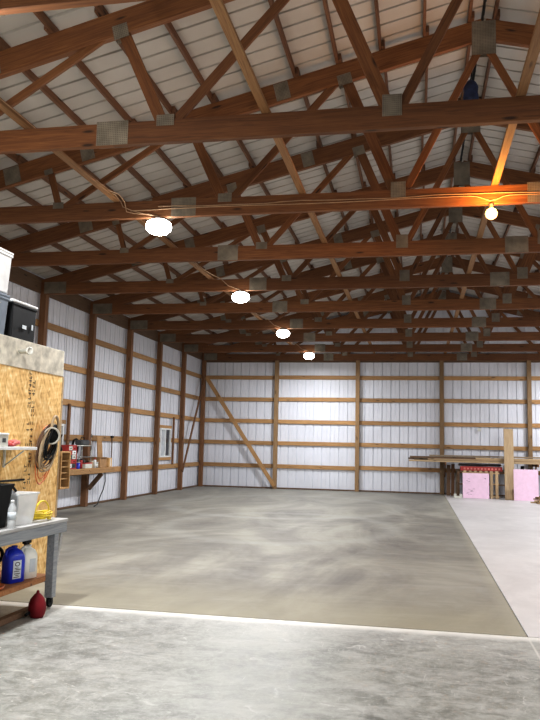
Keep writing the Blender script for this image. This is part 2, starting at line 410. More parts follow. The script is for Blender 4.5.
# left wall with two window holes
wins = [(15.02, 15.72, 1.15, 1.93), (22.28, 23.25, 1.10, 2.02)]
def left_sheet(y0, y1, z0, z1, nm_bm):
    ribbed(nm_bm, (XL - PW, y0, z0), (0, 1, 0), (0, 0, 1), y1 - y0, lambda d: 0, lambda d: z1 - z0, (-1, 0, 0))
    addthick(nm_bm, (XL - PW - 0.04, y0, z0), (0, 1, 0), (0, 0, 1), y1 - y0, lambda d: 0, lambda d: z1 - z0, (1, 0, 0))
bm = bmesh.new(); ztop = ZW(XL - PW)
ys = [YF, wins[0][0], wins[0][1], wins[1][0], wins[1][1], YB + PW]
left_sheet(ys[0], ys[1], 0, ztop, bm); left_sheet(ys[2], ys[3], 0, ztop, bm); left_sheet(ys[4], ys[5], 0, ztop, bm)
for (a, b_, c, d) in wins:
    left_sheet(a, b_, 0, c, bm); left_sheet(a, b_, d, ztop, bm)
struct(obj('wall_left', bm, M['wallsteel']), 'white ribbed steel left wall', 'wall')
bm = bmesh.new()
ribbed(bm, (XR + PW, YF, 0), (0, 1, 0), (0, 0, 1), YB + PW - YF, lambda d: 0, lambda d: ztop, (1, 0, 0))
struct(obj('wall_right', bm, M['wallsteel']), 'white ribbed steel right wall', 'wall')
bm = bmesh.new()
ribbed(bm, (x0, YF, 0), (1, 0, 0), (0, 0, 1), XR + PW - x0, lambda d: 0, lambda d: ZW(x0 + d), (0, -1, 0))
struct(obj('wall_front', bm, M['wallsteel']), 'white ribbed steel front wall', 'wall')
# roof, two slopes, ribs run down the slope
PH = 0.10
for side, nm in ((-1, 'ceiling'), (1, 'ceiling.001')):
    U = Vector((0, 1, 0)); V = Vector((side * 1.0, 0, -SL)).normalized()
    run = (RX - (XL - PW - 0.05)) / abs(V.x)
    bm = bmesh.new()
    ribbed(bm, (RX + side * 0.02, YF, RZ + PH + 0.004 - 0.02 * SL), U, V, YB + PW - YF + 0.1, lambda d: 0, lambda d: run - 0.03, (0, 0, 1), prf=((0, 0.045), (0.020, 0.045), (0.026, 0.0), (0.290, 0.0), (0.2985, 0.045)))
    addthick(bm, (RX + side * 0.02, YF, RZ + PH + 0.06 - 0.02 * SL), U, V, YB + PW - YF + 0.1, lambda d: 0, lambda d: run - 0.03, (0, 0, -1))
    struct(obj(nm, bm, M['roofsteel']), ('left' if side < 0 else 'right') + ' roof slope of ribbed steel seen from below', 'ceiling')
bm = bmesh.new()
for s_ in (-1, 1):
    bx(bm, 0 if s_ > 0 else -0.3, 0.3 if s_ > 0 else 0, YF, YB + PW + 0.1, -0.02, -0.005, mat=Matrix.Translation((RX, 0, RZ + PH + 0.10)) @ Matrix.Rotation(s_ * math.atan(SL), 4, 'Y'))
struct(obj('trim_1', bm, M['darkgrey']), 'dark ridge cap along the peak of the roof', 'trim')

# ------------------------------------------------------------------ trusses
BJ = [-5.0, -2.56, -0.24]; TJ = [-5.18, -3.10, -0.95]
mir = lambda x: 2 * RX - x
def make_truss(y):
    t = thing('roof_truss', '', 'roof truss', (0, y, CZ), group='wooden roof trusses')
    P = lambda x, z: (x, y, z)
    # bottom chord in two spliced lengths
    board('bottom_chord', M['truss'], P(XL - 0.07, CZ + 0.12), P(-3.14, CZ + 0.12), 0.076, 0.24, t)
    board('bottom_chord', M['truss'], P(-3.14, CZ + 0.12), P(1.53, CZ + 0.12), 0.076, 0.24, t)
    board('bottom_chord', M['truss'], P(1.53, CZ + 0.12), P(XR + 0.07, CZ + 0.12), 0.076, 0.24, t)
    for s in (-1, 1):
        xe = RX + s * (RX - XL + 0.07)
        board('top_chord', M['truss'], P(xe, roofz(xe) - 0.143), P(RX - s * 0.0, RZ - 0.143), 0.076, 0.278, t)
    f = (lambda x: x)
    for f in ((lambda x: x), mir):
        W = [(BJ[0], TJ[0], .09), (BJ[0], TJ[1], .09), (BJ[1], TJ[1], .125), (BJ[1], TJ[2], .10), (BJ[2], TJ[2], .14), (BJ[2], RX, .095)]
        for i, (b_, tp, w) in enumerate(W):
            bxx, tx = f(b_), f(tp)
            zt = roofz(tx) - 0.20 - (0.22 if tp == RX else 0)
            sgn = 1 if f is mir else -1
            o1 = {1: 0.05, 3: 0.06, 5: 0.07}.get(i, 0) * (-sgn); o2 = {2: 0.0, 0: 0.0, 4: 0.0, 5: -0.06 * (-sgn), 1: -0.05 * (-sgn), 3: -0.05 * (-sgn)}[i]
            board('web', M['truss'], P(bxx + o1 + (-0.03 * (-sgn) if i in (2, 4) else 0), CZ + 0.19), P(tx + o2, zt), 0.040, w, t, up=(0, 0, 1) if i not in (0,) else (1, 0, 0))
    def plate(x, z, w, h, rot=0.0):
        for sd in (-1, 1):
            bm = bmesh.new(); bx(bm, -w / 2, w / 2, -0.002, 0.002, -h / 2, h / 2)
            o = obj('gusset_plate', bm, M['plate'], t, (x, sd * 0.0405, z - CZ), (0, rot, 0))
    for f in ((lambda x: x), mir):
        sl = -math.atan(SL) if f is not mir else math.atan(SL)
        plate(f(BJ[0]), CZ + 0.225, .16, .09); plate(f(BJ[1]), CZ + 0.235, .19, .12); plate(f(BJ[2]), CZ + 0.235, .19, .22)
        plate(f(-5.75), roofz(-5.75) - 0.14, .25, .25, sl)
        plate(f(TJ[0]), roofz(f(TJ[0])) - 0.26, .13, .08, sl); plate(f(TJ[1]), roofz(f(TJ[1])) - 0.25, .17, .16, sl); plate(f(TJ[2]), roofz(f(TJ[2])) - 0.25, .19, .15, sl)
        plate(f(-1.80), roofz(-1.80) - 0.14, .20, .25, sl); plate(f(-4.6), roofz(-4.6) - 0.14, .20, .24, sl)
        plate(f(XL + 0.25), CZ + 0.14, .5, .25)
    plate(-3.14, CZ + 0.13, .35, .26); plate(1.53, CZ + 0.13, .35, .26)
    plate(RX, RZ - 0.27, .30, .46)
    return t
def copy_tree(o, parent=None):
    c = o.copy(); COL.objects.link(c)
    if parent: c.parent = parent
    for ch in list(kids.get(o, ())): copy_tree(ch, c)
    return c
tr0 = make_truss(TY(1))
kids = {tr0: list(tr0.children)}
lab = {0: 'wooden roof truss nearest the camera, cut off at the upper left corner',
       1: 'large wooden truss with the nearest full width bottom beam in view',
       2: 'wooden truss carrying the nearest white light and the orange bulb',
       3: 'wooden truss just behind the one with the orange bulb',
       4: 'wooden truss carrying the second white light',
       5: 'wooden truss just behind the second white light, meeting the post beside the workbench',
       6: 'wooden truss carrying the third white light',
       7: 'wooden truss between the third and fourth white lights',
       8: 'wooden truss carrying the farthest white light',
       9: 'dark wooden truss set against the back wall, behind the farthest light'}
TR = {}
for k in range(0, 10):
    o = tr0 if k == 1 else copy_tree(tr0)
    o.location = (0, TY(k), CZ); o['label'] = lab[k]
    TR[k] = o

# ------------------------------------------------------------------ purlins
offs = [0.16 + 0.575 * i for i in range(15)]
for side, word in ((-1, 'left'), (1, 'right')):
    for i, of in enumerate(offs):
        x = RX + side * of
        bm = bmesh.new()
        for k in range(-4, 9):
            j = 0.021 if k % 2 else -0.021
            y0 = max(YF + 0.02, TY(k) - 0.12) ; y1 = min(TY(k + 1) + 0.12, YB + PW - 0.03)
            bx(bm, y0, y1, -0.019 + j, 0.019 + j, 0.0, PH - 0.004, 0.002)
        o = obj('roof_purlin', bm, M['purlin'])
        o.rotation_euler = (0, 0, math.pi / 2); o.location = (x, 0, roofz(x) + 0.002)
        w = 'roof purlin nearest the ridge' if i == 0 else f'{ORD[i + 1]} roof purlin down from the ridge'
        if i == 14: w = 'roof purlin lowest down at the eave'
        tag(o, f'long {w}, {word} slope', 'purlin', 'roof purlins running front to back')

# ------------------------------------------------------------------ posts and girts
def post(x, y, mat, label, group):
    o = board('wall_post', mat, (x, y, 0.004), (x, y, CZ - 0.002), 0.14, 0.14, up=(1, 0, 0), bev=0.005)
    return tag(o, label, 'post', group)
for k in range(1, 9):
    names = {1: 'brown wooden post on left wall nearest the camera, hidden by the plywood room', 2: 'brown wooden post on left wall behind the plywood room',
             3: 'brown wooden post on left wall just behind the plywood room edge', 4: 'brown wooden post on left wall beside the small window over the workbench',
             5: 'brown wooden post rising behind the wall workbench', 6: 'brown wooden post on left wall, first one past the workbench',
             7: 'brown wooden post on left wall, on the near side of the far window', 8: 'brown wooden post on left wall, on the far side of the far window'}
    post(XL, TY(k), M['post'], names[k], 'posts along the left wall')
post(XL, YB, M['post'], 'brown wooden post in the back left corner', 'posts along the back wall')
BX = [-5.03, -2.085, 0.838, 3.754, 6.67]
bl = ['brown post on back wall, at the foot of the diagonal brace', 'brown post on back wall, second one right of the corner',
      'brown post on back wall at the left end of the lumber rack', 'brown post on back wall behind the right end of the lumber rack', 'brown post on back wall farthest right, past the lumber rack']
for x, l in zip(BX, bl): post(x, YB, M['backpost'], l, 'posts along the back wall')
GZ = [0.82, 1.635, 2.425, 3.225, 4.03]
gword = ['lowest', 'second lowest', 'middle', 'second highest', 'highest']
bays = [XL] + BX + [XR]
bayw = ['in the left corner bay behind the brace', 'in the bay right of the diagonal brace', 'in the bay just left of the lumber rack', 'in the lumber rack bay', 'in the bay right of the lumber rack', 'at the far right end']
for b in range(5):
    for g, z in enumerate(GZ):
        zz = z + random.uniform(-0.012, 0.012)
        a = bays[b] + (0.0 if b else -0.05); e = bays[b + 1]
        o = board('wall_girt', M['girt'], (a + 0.002, YB + 0.09, zz), (e - 0.002, YB + 0.09, zz + random.uniform(-.01, .01)), 0.038, 0.14, bev=0.003)
        tag(o, f'{gword[g]} wooden girt on back wall, {bayw[b]}', 'girt', 'girts on the back wall')
lb = {3: 'behind the plywood room', 4: 'behind workbench', 5: 'in first bay past the workbench', 6: 'in second bay past the workbench', 7: 'in the far window bay', 8: 'in the last bay before the corner'}
for k in range(3, 9):
    for g, z in enumerate(GZ):
        zz = z + random.uniform(-0.012, 0.012)
        y0, y1 = TY(k) + 0.002, (TY(k + 1) - 0.002 if k < 8 else YB + 0.06)
        segs = [(y0, y1, '')]
        if g == 1 and k == 7: segs = [(y0, 22.20, ', nearer'), (23.33, y1, ', farther')]
        if g == 1 and k == 4: segs = [(y0, 14.94, ', nearer'), (15.80, y1, ', farther')]
        for (ya, yb, extra) in segs:
            o = board('wall_girt', M['girt'], (XL - 0.09, ya, zz), (XL - 0.09, yb, zz), 0.038, 0.14, bev=0.003)
            tag(o, f'{gword[g]} wooden girt on left wall, {lb[k]}{extra}', 'girt', 'girts on the left wall')
# eave boards on top of the girts, under the trusses
o = board('trim_2', M['dark_lumber'], (XL - 0.09, YF + .1, 4.83), (XL - 0.09, YB + 0.05, 4.83), 0.038, 0.34); struct(o, 'dark eave board made taller to darken the top of the left wall', 'trim')  # eave board stretched up to the roof so the lit wall strip goes dark
o = board('trim_3', M['dark_lumber'], (XL - 0.05, YB + 0.09, 4.72), (XR, YB + 0.09, 4.72), 0.038, 0.28); struct(o, 'dark header board along the top of the back wall', 'trim')
# pale base line between steel and slab
o = board('baseboard_back', M['dark_lumber'], (XL - 0.05, YB + 0.09, 0.03), (XR, YB + 0.09, 0.03), 0.038, 0.045); struct(o, 'thin dark treated board at the foot of the back wall', 'baseboard')
o = board('baseboard_left', M['dark_lumber'], (XL - 0.09, YF + .1, 0.03), (XL - 0.09, YB + 0.05, 0.03), 0.038, 0.045); struct(o, 'thin dark treated board at the foot of the left wall', 'baseboard')
# diagonal wall braces
tag(board('diagonal_brace', M['girt'], (XL + 0.12, YB - 0.092, 4.02), (BX[0] + 0.0, YB - 0.092, 0.10), 0.038, 0.14), 'wooden diagonal brace across the first bay of the back wall', 'brace')
tag(board('diagonal_brace', M['post'], (XL + 0.092, YB - 0.20, 4.0), (XL + 0.092, TY(8) - 0.05, 0.62), 0.038, 0.10), 'dark wooden diagonal brace on left wall by the corner', 'brace')
# long braces lying over the bottom chords
zc = CZ + 0.24 + 0.021
for x, l in ((-4.12, 'pale left brace lying over the bottom beams with two cables along it'), (-1.50, 'pale two by four brace over the bottom beams, middle one'), (0.965, 'pale two by four brace over the bottom beams, right one near the orange bulb')):
    o = board('lateral_brace', M['brace'], (x, TY(0) - 0.3, zc), (x, YB - 0.05, zc), 0.089, 0.038); tag(o, l, 'brace', 'long braces lying over the trusses')

# ------------------------------------------------------------------ windows
def window(name, y0, y1, z0, z1, label):
    w = thing(name, label, 'window', (XL - PW, (y0 + y1) / 2, z0)); w['kind'] = 'structure'
    X = XL - PW
    def part(nm, mat, *a):
        bm = bmesh.new(); bx(bm, *a, 0.003); o = obj(nm, bm, mat, w); return o
    h = z1 - z0; hw = (y1 - y0) / 2
    bm = bmesh.new(); f = 0.05
    bx(bm, -0.01, 0.06, -hw, hw, 0, f, .003); bx(bm, -0.01, 0.06, -hw, hw, h - f, h, .003)
    bx(bm, -0.01, 0.06, -hw, -hw + f, f, h - f, .003); bx(bm, -0.01, 0.06, hw - f, hw, f, h - f, .003); bx(bm, 0, 0.05, -0.025, 0.025, f, h - f, .003)
    obj('window_frame', bm, M['white'], w)
    part('pane', M['paleglass'], 0.01, 0.02, -hw + f, -0.025, f, h - f)
    part('pane', M['glass'], 0.0, 0.01, 0.025, hw - f, f, h - f)
    bm = bmesh.new(); c = 0.09
    bx(bm, 0.0, 0.055, -hw - c, hw + c, h, h + c, .003); bx(bm, 0.0, 0.055, -hw - c, hw + c, -c, 0, .003)
    obj('window_casing', bm, M['girt'], w)
    return w
window('window_1', *wins[0], 'small white sliding window above the wall workbench')
window('window_2', *wins[1], 'white sliding window in left wall near the corner, one half dark')
for (y, za, zb_, l) in ((23.40, 0.86, 2.40, 'short upright wood stud on the far side of the far window'), 
                       (15.87, 0.9, 2.40, 'short upright wood stud beside the small window over the workbench')):
    tag(board('window_stud', M['post'], (XL - 0.045, y, za), (XL - 0.045, y, zb_), 0.05, 0.09, up=(0, 1, 0)), l, 'stud', 'studs beside the windows')

# ------------------------------------------------------------------ lights
def led(x, k, label):
    t = thing('ceiling_light', label, 'light', (x, TY(k), CZ), group='round white lights under the trusses')
    bm = bmesh.new(); lathe(bm, [(0.05, 0.0), (0.05, -0.02), (0.10, -0.03), (0.12, -0.045)], 28); obj('fixture_base', bm, M['white'], t)
    bm = bmesh.new(); lathe(bm, [(0.119, -0.044), (0.165, -0.075), (0.178, -0.12), (0.17, -0.17), (0.13, -0.21), (0.07, -0.232), (0.02, -0.236)], 32); obj('diffuser', bm, M['led'], t)
    return t
def lamp(name, x, y, z, power, col, r):
    ld = bpy.data.lights.new(name, 'POINT'); ld.energy = power; ld.color = col; ld.shadow_soft_size = r
    o = bpy.data.objects.new(name, ld); COL.objects.link(o); o.location = (x, y, z); return o
LP = 178
def down(x, y, z, power, col, size=0.34):
    ld = bpy.data.lights.new('light_source', 'AREA'); ld.shape = 'DISK'; ld.size = size; ld.energy = power; ld.color = col
    o = bpy.data.objects.new('light_source', ld); COL.objects.link(o); o.location = (x, y, z); return o
lights = [(-3.5, 2, 'nearest white light, under the beam with the cables'), (-3.5, 4, 'second white light from the camera, left row'), (-3.5, 6, 'third white light from the camera, left row'), (-3.5, 8, 'farthest white light, near the back wall, left row'),
          (-3.5, 0, 'white light above the camera, left row'), (5.2, 0, 'white light above the camera, right row'), (5.2, 2, 'nearest white light of the right row'), (5.2, 4, 'second white light of the right row'), (5.2, 6, 'third white light of the right row'), (5.2, 8, 'farthest white light of the right row')]
for x, k, l in lights:
    led(x, k, l); down(x, TY(k), CZ - 0.245, LP, (0.96, 0.975, 1.0)); lamp('light_source', x, TY(k), CZ - 0.33, LP * (0.34 if k == 0 else 0.10 if k == 2 else 0.05), (1.0, 0.93, 0.84), 0.08)
# lights over the part of the shop behind the camera, hung from a front bay
for x in (-3.5, 3.0):
    down(x, -0.6, CZ - 0.245, LP * 1.0, (0.96, 0.975, 1.0)); lamp('light_source', x, -0.6, CZ - 0.33, LP * 0.75, (1.0, 0.90, 0.78), 0.1)
    t = led(x, 0, ('left' if x < 0 else 'right') + ' white light behind the camera'); t.location = (x, -0.6, CZ)
    tag(board('light_rail', M['truss'], (x - 1.5, -0.6, CZ + 0.05), (x + 1.5, -0.6, CZ + 0.05), 0.076, 0.09), ('left' if x < 0 else 'right') + ' short wooden rail holding the light behind the camera', 'beam')
# orange bulb
bxp, byp = 0.917, TY(2) - 0.035
t = thing('light_bulb', 'glowing orange bulb in a bare socket under the second beam', 'light bulb', (bxp, byp, CZ))
bm = bmesh.new(); lathe(bm, [(0.035, 0.0), (0.035, -0.012), (0.028, -0.02), (0.024, -0.05)], 20); obj('socket', bm, M['darkgrey'], t)
bm = bmesh.new(); lathe(bm, [(0.018, -0.048), (0.026, -0.055), (0.060, -0.078), (0.078, -0.125), (0.064, -0.172), (0.03, -0.198), (0.004, -0.203)], 20); obj('bulb_glass', bm, M['bulb'], t)
lamp('light_source', bxp, byp - 0.22, CZ - 0.16, 70, (1.0, 0.42, 0.08), 0.05)

# ------------------------------------------------------------------ cables
def cable(name, pts, r, mat, label, cat='cable', group=None):
    bm = bmesh.new(); tube(bm, pts, r, 6); return tag(obj(name, bm, mat), label, cat, group)
zb = zc - 0.019 - 0.008
for i, dx in enumerate((-0.025, 0.03)):
    pts = []
    y = TY(0) - 0.3
    while y < TY(2) - 0.35:
        near = min(abs(y - TY(1)), abs(y - TY(0)))
        z = zc + 0.027 if near < 0.3 else zc - 0.0 + 0.024 + 0.004 * math.sin(y * 3)
        pts.append((-4.12 + dx + 0.01 * math.sin(y * 2 + i), y, z)); y += 0.3
    yy = TY(2) - 0.05 + 0.0
    pts += [(-4.12 + dx + 0.07, TY(2) - 0.2, zc + 0.03), (-4.02 + dx, TY(2) - 0.065, zc - 0.03), (-3.99 + dx, TY(2) - 0.055, CZ + 0.16 - i * 0.07), (-3.85, TY(2) - 0.052, CZ + 0.09 - i * 0.03), (-3.62, TY(2) - 0.052, CZ + 0.03 + i * 0.01), (-3.5 , TY(2) - 0.05, CZ - 0.004 + 0.012)]
    cable('electric_cable', pts, 0.007, M['copper'], ['thin tan cable lying along the left brace, left of the pair', 'thin tan cable lying along the left brace, right of the pair'][i], group='cables on the left brace')
pts = []; x = -3.5
while x < 7:
    pts.append((x, TY(2) - 0.048, CZ + 0.135 + 0.008 * math.sin(x * 3.3) + 0.005 * math.sin(x * 7))); x += 0.25
cable('electric_cable', pts, 0.0065, M['copper'], 'upper tan cable stapled along the beam of the orange bulb')
pts = []; x = -3.9
while x < 7:
    pts.append((x, TY(2) - 0.048, CZ + 0.105 + 0.006 * math.sin(x * 2.1 + 1) - (0.07 * math.exp(-((x - bxp) / 0.12) ** 2)))); x += 0.08
cable('electric_cable', pts, 0.0065, M['copper'], 'lower tan cable stapled along the beam, dipping at the bulb')
for (ka, kb) in ((2, 4), (4, 6), (6, 8)):
    pts = [(-3.5, TY(ka) + 0.05, CZ + 0.05), (-3.62, TY(ka) + 0.3, zc + 0.035), (-4.09, TY(ka) + 0.9, zc + 0.027), (-4.09, TY(kb) - 0.8, zc + 0.027), (-4.05, TY(kb) - 0.3, zc + 0.03), (-3.9, TY(kb) - 0.06, zc - 0.02), (-3.75, TY(kb) - 0.05, CZ + 0.1), (-3.5, TY(kb) - 0.05, CZ + 0.01)]
    cable('electric_cable', pts, 0.007, M['copper'], f'thin cable linking the {ORD[ka//2]} and {ORD[kb//2]} white lights')

# hoist bundle near ridge
t = thing('hanging_tarp_bundle', 'dark blue bundle hanging from a strap near the roof peak', 'bundle', (0.77, 10.7, 6.56))
bm = bmesh.new(); lathe(bm, [(0.05, 0.0), (0.10, 0.02), (0.115, 0.1), (0.10, 0.18), (0.112, 0.26), (0.08, 0.33), (0.03, 0.37)], 14, sx=1.0, sy=0.8); obj('bundle_body', bm, M['bluetarp'], t)
bm = bmesh.new(); tube(bm, [(0, 0, 0.36), (0.02, 0, 0.5), (0.06, 0, RZ + PH - 6.56 - 0.01)], 0.012, 6); obj('strap', bm, M['black'], t)

# ------------------------------------------------------------------ plywood room on the left
PX, PY = -4.10, 8.08          # face and far end of the OSB wall
rm = thing('storage_room', 'plywood clad storage room with grey upper band on the left', 'room', (PX, PY, 0))
def rel(nm, mat, x0, x1, y0, y1, z0, z1, par=None, bev=0.003):
    par = par or rm; lx, ly, lz = par.location
    cx, cy = (x0 + x1) / 2, (y0 + y1) / 2
    bm = bmesh.new(); bx(bm, x0 - cx, x1 - cx, y0 - cy, y1 - cy, 0, z1 - z0, bev)
    return obj(nm, bm, mat, par, (cx - lx, cy - ly, z0 - lz))
ysm = [PY, PY - 1.215, PY - 2.435, PY - 3.655, PY - 4.6]
for a, b_ in zip(ysm[1:], ysm[:-1]):
    rel('osb_panel', M['osb'], PX - 0.012, PX, a + 0.004, b_ - 0.004, 0.005, 2.30, bev=0.001)
rel('upper_band', M['band'], PX - 0.03, PX + 0.006, PY - 4.6, PY + 0.005, 2.301, 2.60)
rel('end_wall', M['osb'], -7.70, PX - 0.014, PY - 0.012, PY, 0.005, 2.35)
rel('end_band', M['band'], -7.70, PX - 0.03, PY - 0.02, PY + 0.004, 2.35, 2.60)
rel('near_wall', M['osb'], -7.70, PX - 0.014, PY - 4.6, PY - 4.588, 0.005, 2.60)
rel('roof_deck', M['band'], -7.70, PX - 0.032, PY - 4.57, PY - 0.022, 2.585, 2.60, bev=0)
for yy in (PY - 0.03 - 0.02, PY - 1.22, PY - 2.44, PY - 3.66, PY - 4.55):
    rel('stud', M['pale'], PX - 0.105, PX - 0.014, yy - 0.02, yy + 0.018, 0.005, 2.35)
rel('corner_stud', M['pale'], PX - 0.09, PX - 0.001, PY + 0.006, PY + 0.044, 0.005, 2.30)
# faded stencilled strokes on the OSB, two columns
bm = bmesh.new(); rr = random.Random(3)
z = 2.30
while z > 1.0:
    for cc, yy in enumerate((PY - 0.76, PY - 0.68)):
        if rr.random() < 0.8:
            h = rr.uniform(0.018, 0.035)
            pat = rr.randint(0, 3); y0 = yy; w = 0.05
            if pat in (0, 1): bx(bm, 0, 0.0015, y0, y0 + w, z, z + 0.009)
            if pat in (0, 2): bx(bm, 0, 0.0015, y0, y0 + 0.009, z, z + h)
            if pat in (1, 2): bx(bm, 0, 0.0015, y0 + w - 0.009, y0 + w, z, z + h)
            if pat in (3,): bx(bm, 0, 0.0015, y0, y0 + w, z + h / 2, z + h / 2 + 0.01); bx(bm, 0, 0.0015, y0 + w / 2, y0 + w / 2 + 0.01, z, z + h)
    z -= 0.045 if z > 1.75 or z < 1.6 else 0.07
o = obj('stencil_print', bm, M['ink'], rm, (0.0005, -PY, 0)); o.location = (0.0005, -PY, 0)
# round peg stub on the grey band
t = thing('pipe_stub', 'short pale round pipe stub sticking out of the grey band', 'pipe', (PX + 0.007, 7.08, 2.47))
Rm = Matrix.Rotation(math.radians(90), 4, 'Y') @ Matrix.Identity(4); Rt = Matrix.Rotation(math.radians(-20), 4, 'Z') @ Rm
bm = bmesh.new(); lathe(bm, [(0.026, 0.0), (0.026, 0.13), (0.04, 0.135), (0.042, 0.155), (0.034, 0.16), (0.03, 0.15), (0.01, 0.149)], 18, mat=Rt); obj('pipe_body', bm, M['offwhite'], t)

# bins on top of the room
def bin_(name, label, x0, x1, y0, y1, z0, z1, mat, lidmat, taper=0.03, handle=True):
    cx, cy = (x0 + x1) / 2, (y0 + y1) / 2
    t = thing(name, label, 'storage bin', (cx, cy, z0))
    hx, hy, h = (x1 - x0) / 2, (y1 - y0) / 2, z1 - z0
    bm = bmesh.new()
    lo = [bm.verts.new((sx * (hx - taper), sy * (hy - taper), 0)) for sx, sy in ((-1, -1), (1, -1), (1, 1), (-1, 1))]
    hi = [bm.verts.new((sx * (hx - 0.012), sy * (hy - 0.012), h - 0.045)) for sx, sy in ((-1, -1), (1, -1), (1, 1), (-1, 1))]
    bm.faces.new(lo)
    for i in range(4): bm.faces.new((lo[i], lo[(i + 1) % 4], hi[(i + 1) % 4], hi[i]))
    bm.faces.new(hi)
    bmesh.ops.bevel(bm, geom=[e for e in bm.edges], offset=0.012, segments=2, profile=0.5, affect='EDGES')
    bx(bm, -hx + 0.004, hx - 0.004, -hy + 0.004, hy - 0.004, h - 0.065, h - 0.04, 0.004)
    obj('bin_body', bm, mat, t)
    bm = bmesh.new(); bx(bm, -hx, hx, -hy, hy, h - 0.04, h - 0.012, 0.008); bx(bm, -hx + 0.04, hx - 0.04, -hy + 0.04, hy - 0.04, h - 0.014, h, 0.004); obj('lid', bm, lidmat, t)
    if handle:
        for s in (-1, 1):
            bm = bmesh.new(); bx(bm, -0.07, 0.07, -0.012, 0.012, 0, 0.03, 0.006); obj('handle', bm, lidmat, t, (0, s * (hy + 0.004), h - 0.075))
    return t
bin_('storage_bin', 'blue grey plastic bin on the plywood room, under the white bin', -4.62, -4.13, 6.22, 6.90, 2.602, 3.04, M['bluegrey'], M['bluegrey'])
bin_('storage_bin', 'white plastic bin with a lid, topmost on the plywood room', -4.60, -4.12, 6.22, 6.90, 3.042, 3.49, M['white'], M['white'])
t = bin_('storage_bin', 'black plastic crate with a white lid on the plywood room', -4.60, -4.14, 6.98, 7.50, 2.602, 3.03, M['black'], M['white'], taper=0.02, handle=False)
bm = bmesh.new(); bx(bm, 0, 0.003, -0.05, 0.03, 0.13, 0.17); bx(bm, 0, 0.003, 0.14, 0.17, 0.14, 0.2); obj('sticker', bm, M['labelwhite'], t, (0.225, 0, 0))

# shelf on OSB
t = thing('wall_shelf', 'white painted shelf board on the plywood wall', 'shelf', (PX, 6.6, 1.45))
bm = bmesh.new(); bx(bm, 0.002, 0.27, -1.5, 0.48, 0, 0.03, 0.003); obj('shelf_board', bm, M['white'], t)
for yy in (-1.2, 0.3):
    bm = bmesh.new(); bx(bm, 0.002, 0.02, yy - 0.012, yy + 0.012, -0.18, -0.002); tube(bm, [(0.02, yy, -0.16), (0.22, yy, -0.01)], 0.008, 6); obj('bracket', bm, M['offwhite'], t)
t = thing('small_box', 'small grey white box standing on the white shelf', 'box', (-3.93, 6.42, 1.481))
bm = bmesh.new(); bx(bm, -0.07, 0.07, -0.20, 0.15, 0, 0.11, 0.006); obj('box_body', bm, M['offwhite'], t)
bm = bmesh.new(); bx(bm, -0.075, 0.075, -0.205, 0.155, 0.111, 0.13, 0.004); obj('lid', bm, M['white'], t)
bm = bmesh.new(); bx(bm, 0.0705, 0.072, -0.08, -0.02, 0.03, 0.08); bx(bm, 0.0705, 0.072, 0.04, 0.10, 0.04, 0.08); obj('print', bm, M['darkgrey'], t)
t = thing('glove_pair', 'crumpled red gloves beside the box on the white shelf', 'gloves', (-3.93, 6.72, 1.481))
for j in range(2):
    bm = bmesh.new(); bmesh.ops.create_icosphere(bm, subdivisions=3, radius=0.055)
    for v in bm.verts:
        v.co.x *= 0.9; v.co.y *= 1.6; v.co.z = max(v.co.z * 0.45, -0.02) + 0.02
        v.co += Vector((0, 0, 0.012 * math.sin(v.co.y * 90 + j) * (v.co.z > 0.01)))
    for f in bm.faces: f.smooth = True
    obj('glove', bm, M['brightred'] if j == 0 else plain('faded_red', (0.55, 0.14, 0.12), 0.7), t, (0, 0.07 * j, 0.018 * j))
# long black bar
t = thing('black_bar', 'long thin black bar fixed across the plywood wall above the bins', 'bar', (PX, 6.5, 1.135))
bm = bmesh.new(); tube(bm, [(0.035, -1.4, 0), (0.035, 0.77, 0)], 0.011, 8); obj('bar_rod', bm, M['black'], t)
for yy in (-1.0, 0.6): 
    bm = bmesh.new(); tube(bm, [(0.001, yy, 0), (0.036, yy, 0)], 0.008, 6); obj('mount', bm, M['black'], t)

# hose hanger ring with cords
HX, HY, HZ = PX + 0.02, 7.74, 1.60
t = thing('cord_hanger', 'round grey cord hanger with a dark opening, at the plywood wall edge', 'hanger', (PX, HY, HZ))
Rr = Matrix.Rotation(math.radians(-42), 4, 'Z') @ Matrix.Rotation(math.radians(90), 4, 'Y')
bm = bmesh.new()
lathe(bm, [(0.08, 0.05), (0.085, 0.19), (0.096, 0.195), (0.096, 0.21), (0.079, 0.21), (0.078, 0.19), (0.02, 0.188)], 28, mat=Rr); obj('ring', bm, M['bluegrey_light'], t)
bm = bmesh.new(); lathe(bm, [(0.0775, 0.191), (0.005, 0.192)], 24, mat=Rr); obj('opening_shade_disc', bm, M['black'], t)  # black disc just inside the rim paints the shade of the hollow
bm = bmesh.new()
arc = [(0.13, -0.03 - 0.085 * math.cos(a), 0.05 + 0.17 * math.sin(a)) for a in [math.pi * i / 12 for i in range(13)]]
tube(bm, arc, 0.016, 8); obj('bail', bm, M['tan'], t)
bm = bmesh.new(); bx(bm, 0.001, 0.075, -0.05, 0.05, -0.06, 0.06, 0.006); obj('mounting_block', bm, M['boxwood'], t)
rr = random.Random(5)
cords = [('orange', 'thin orange extension cord hanging lowest from the cord hanger', 0.15, 0.60, 3), ('brown', 'brown hose hanging in loops from the cord hanger', 0.15, 0.42, 6), ('tan', 'tan rope hanging in loops from the cord hanger', 0.13, 0.46, 5), ('black', 'black cord hanging in long loops from the cord hanger', 0.11, 0.36, 4)]
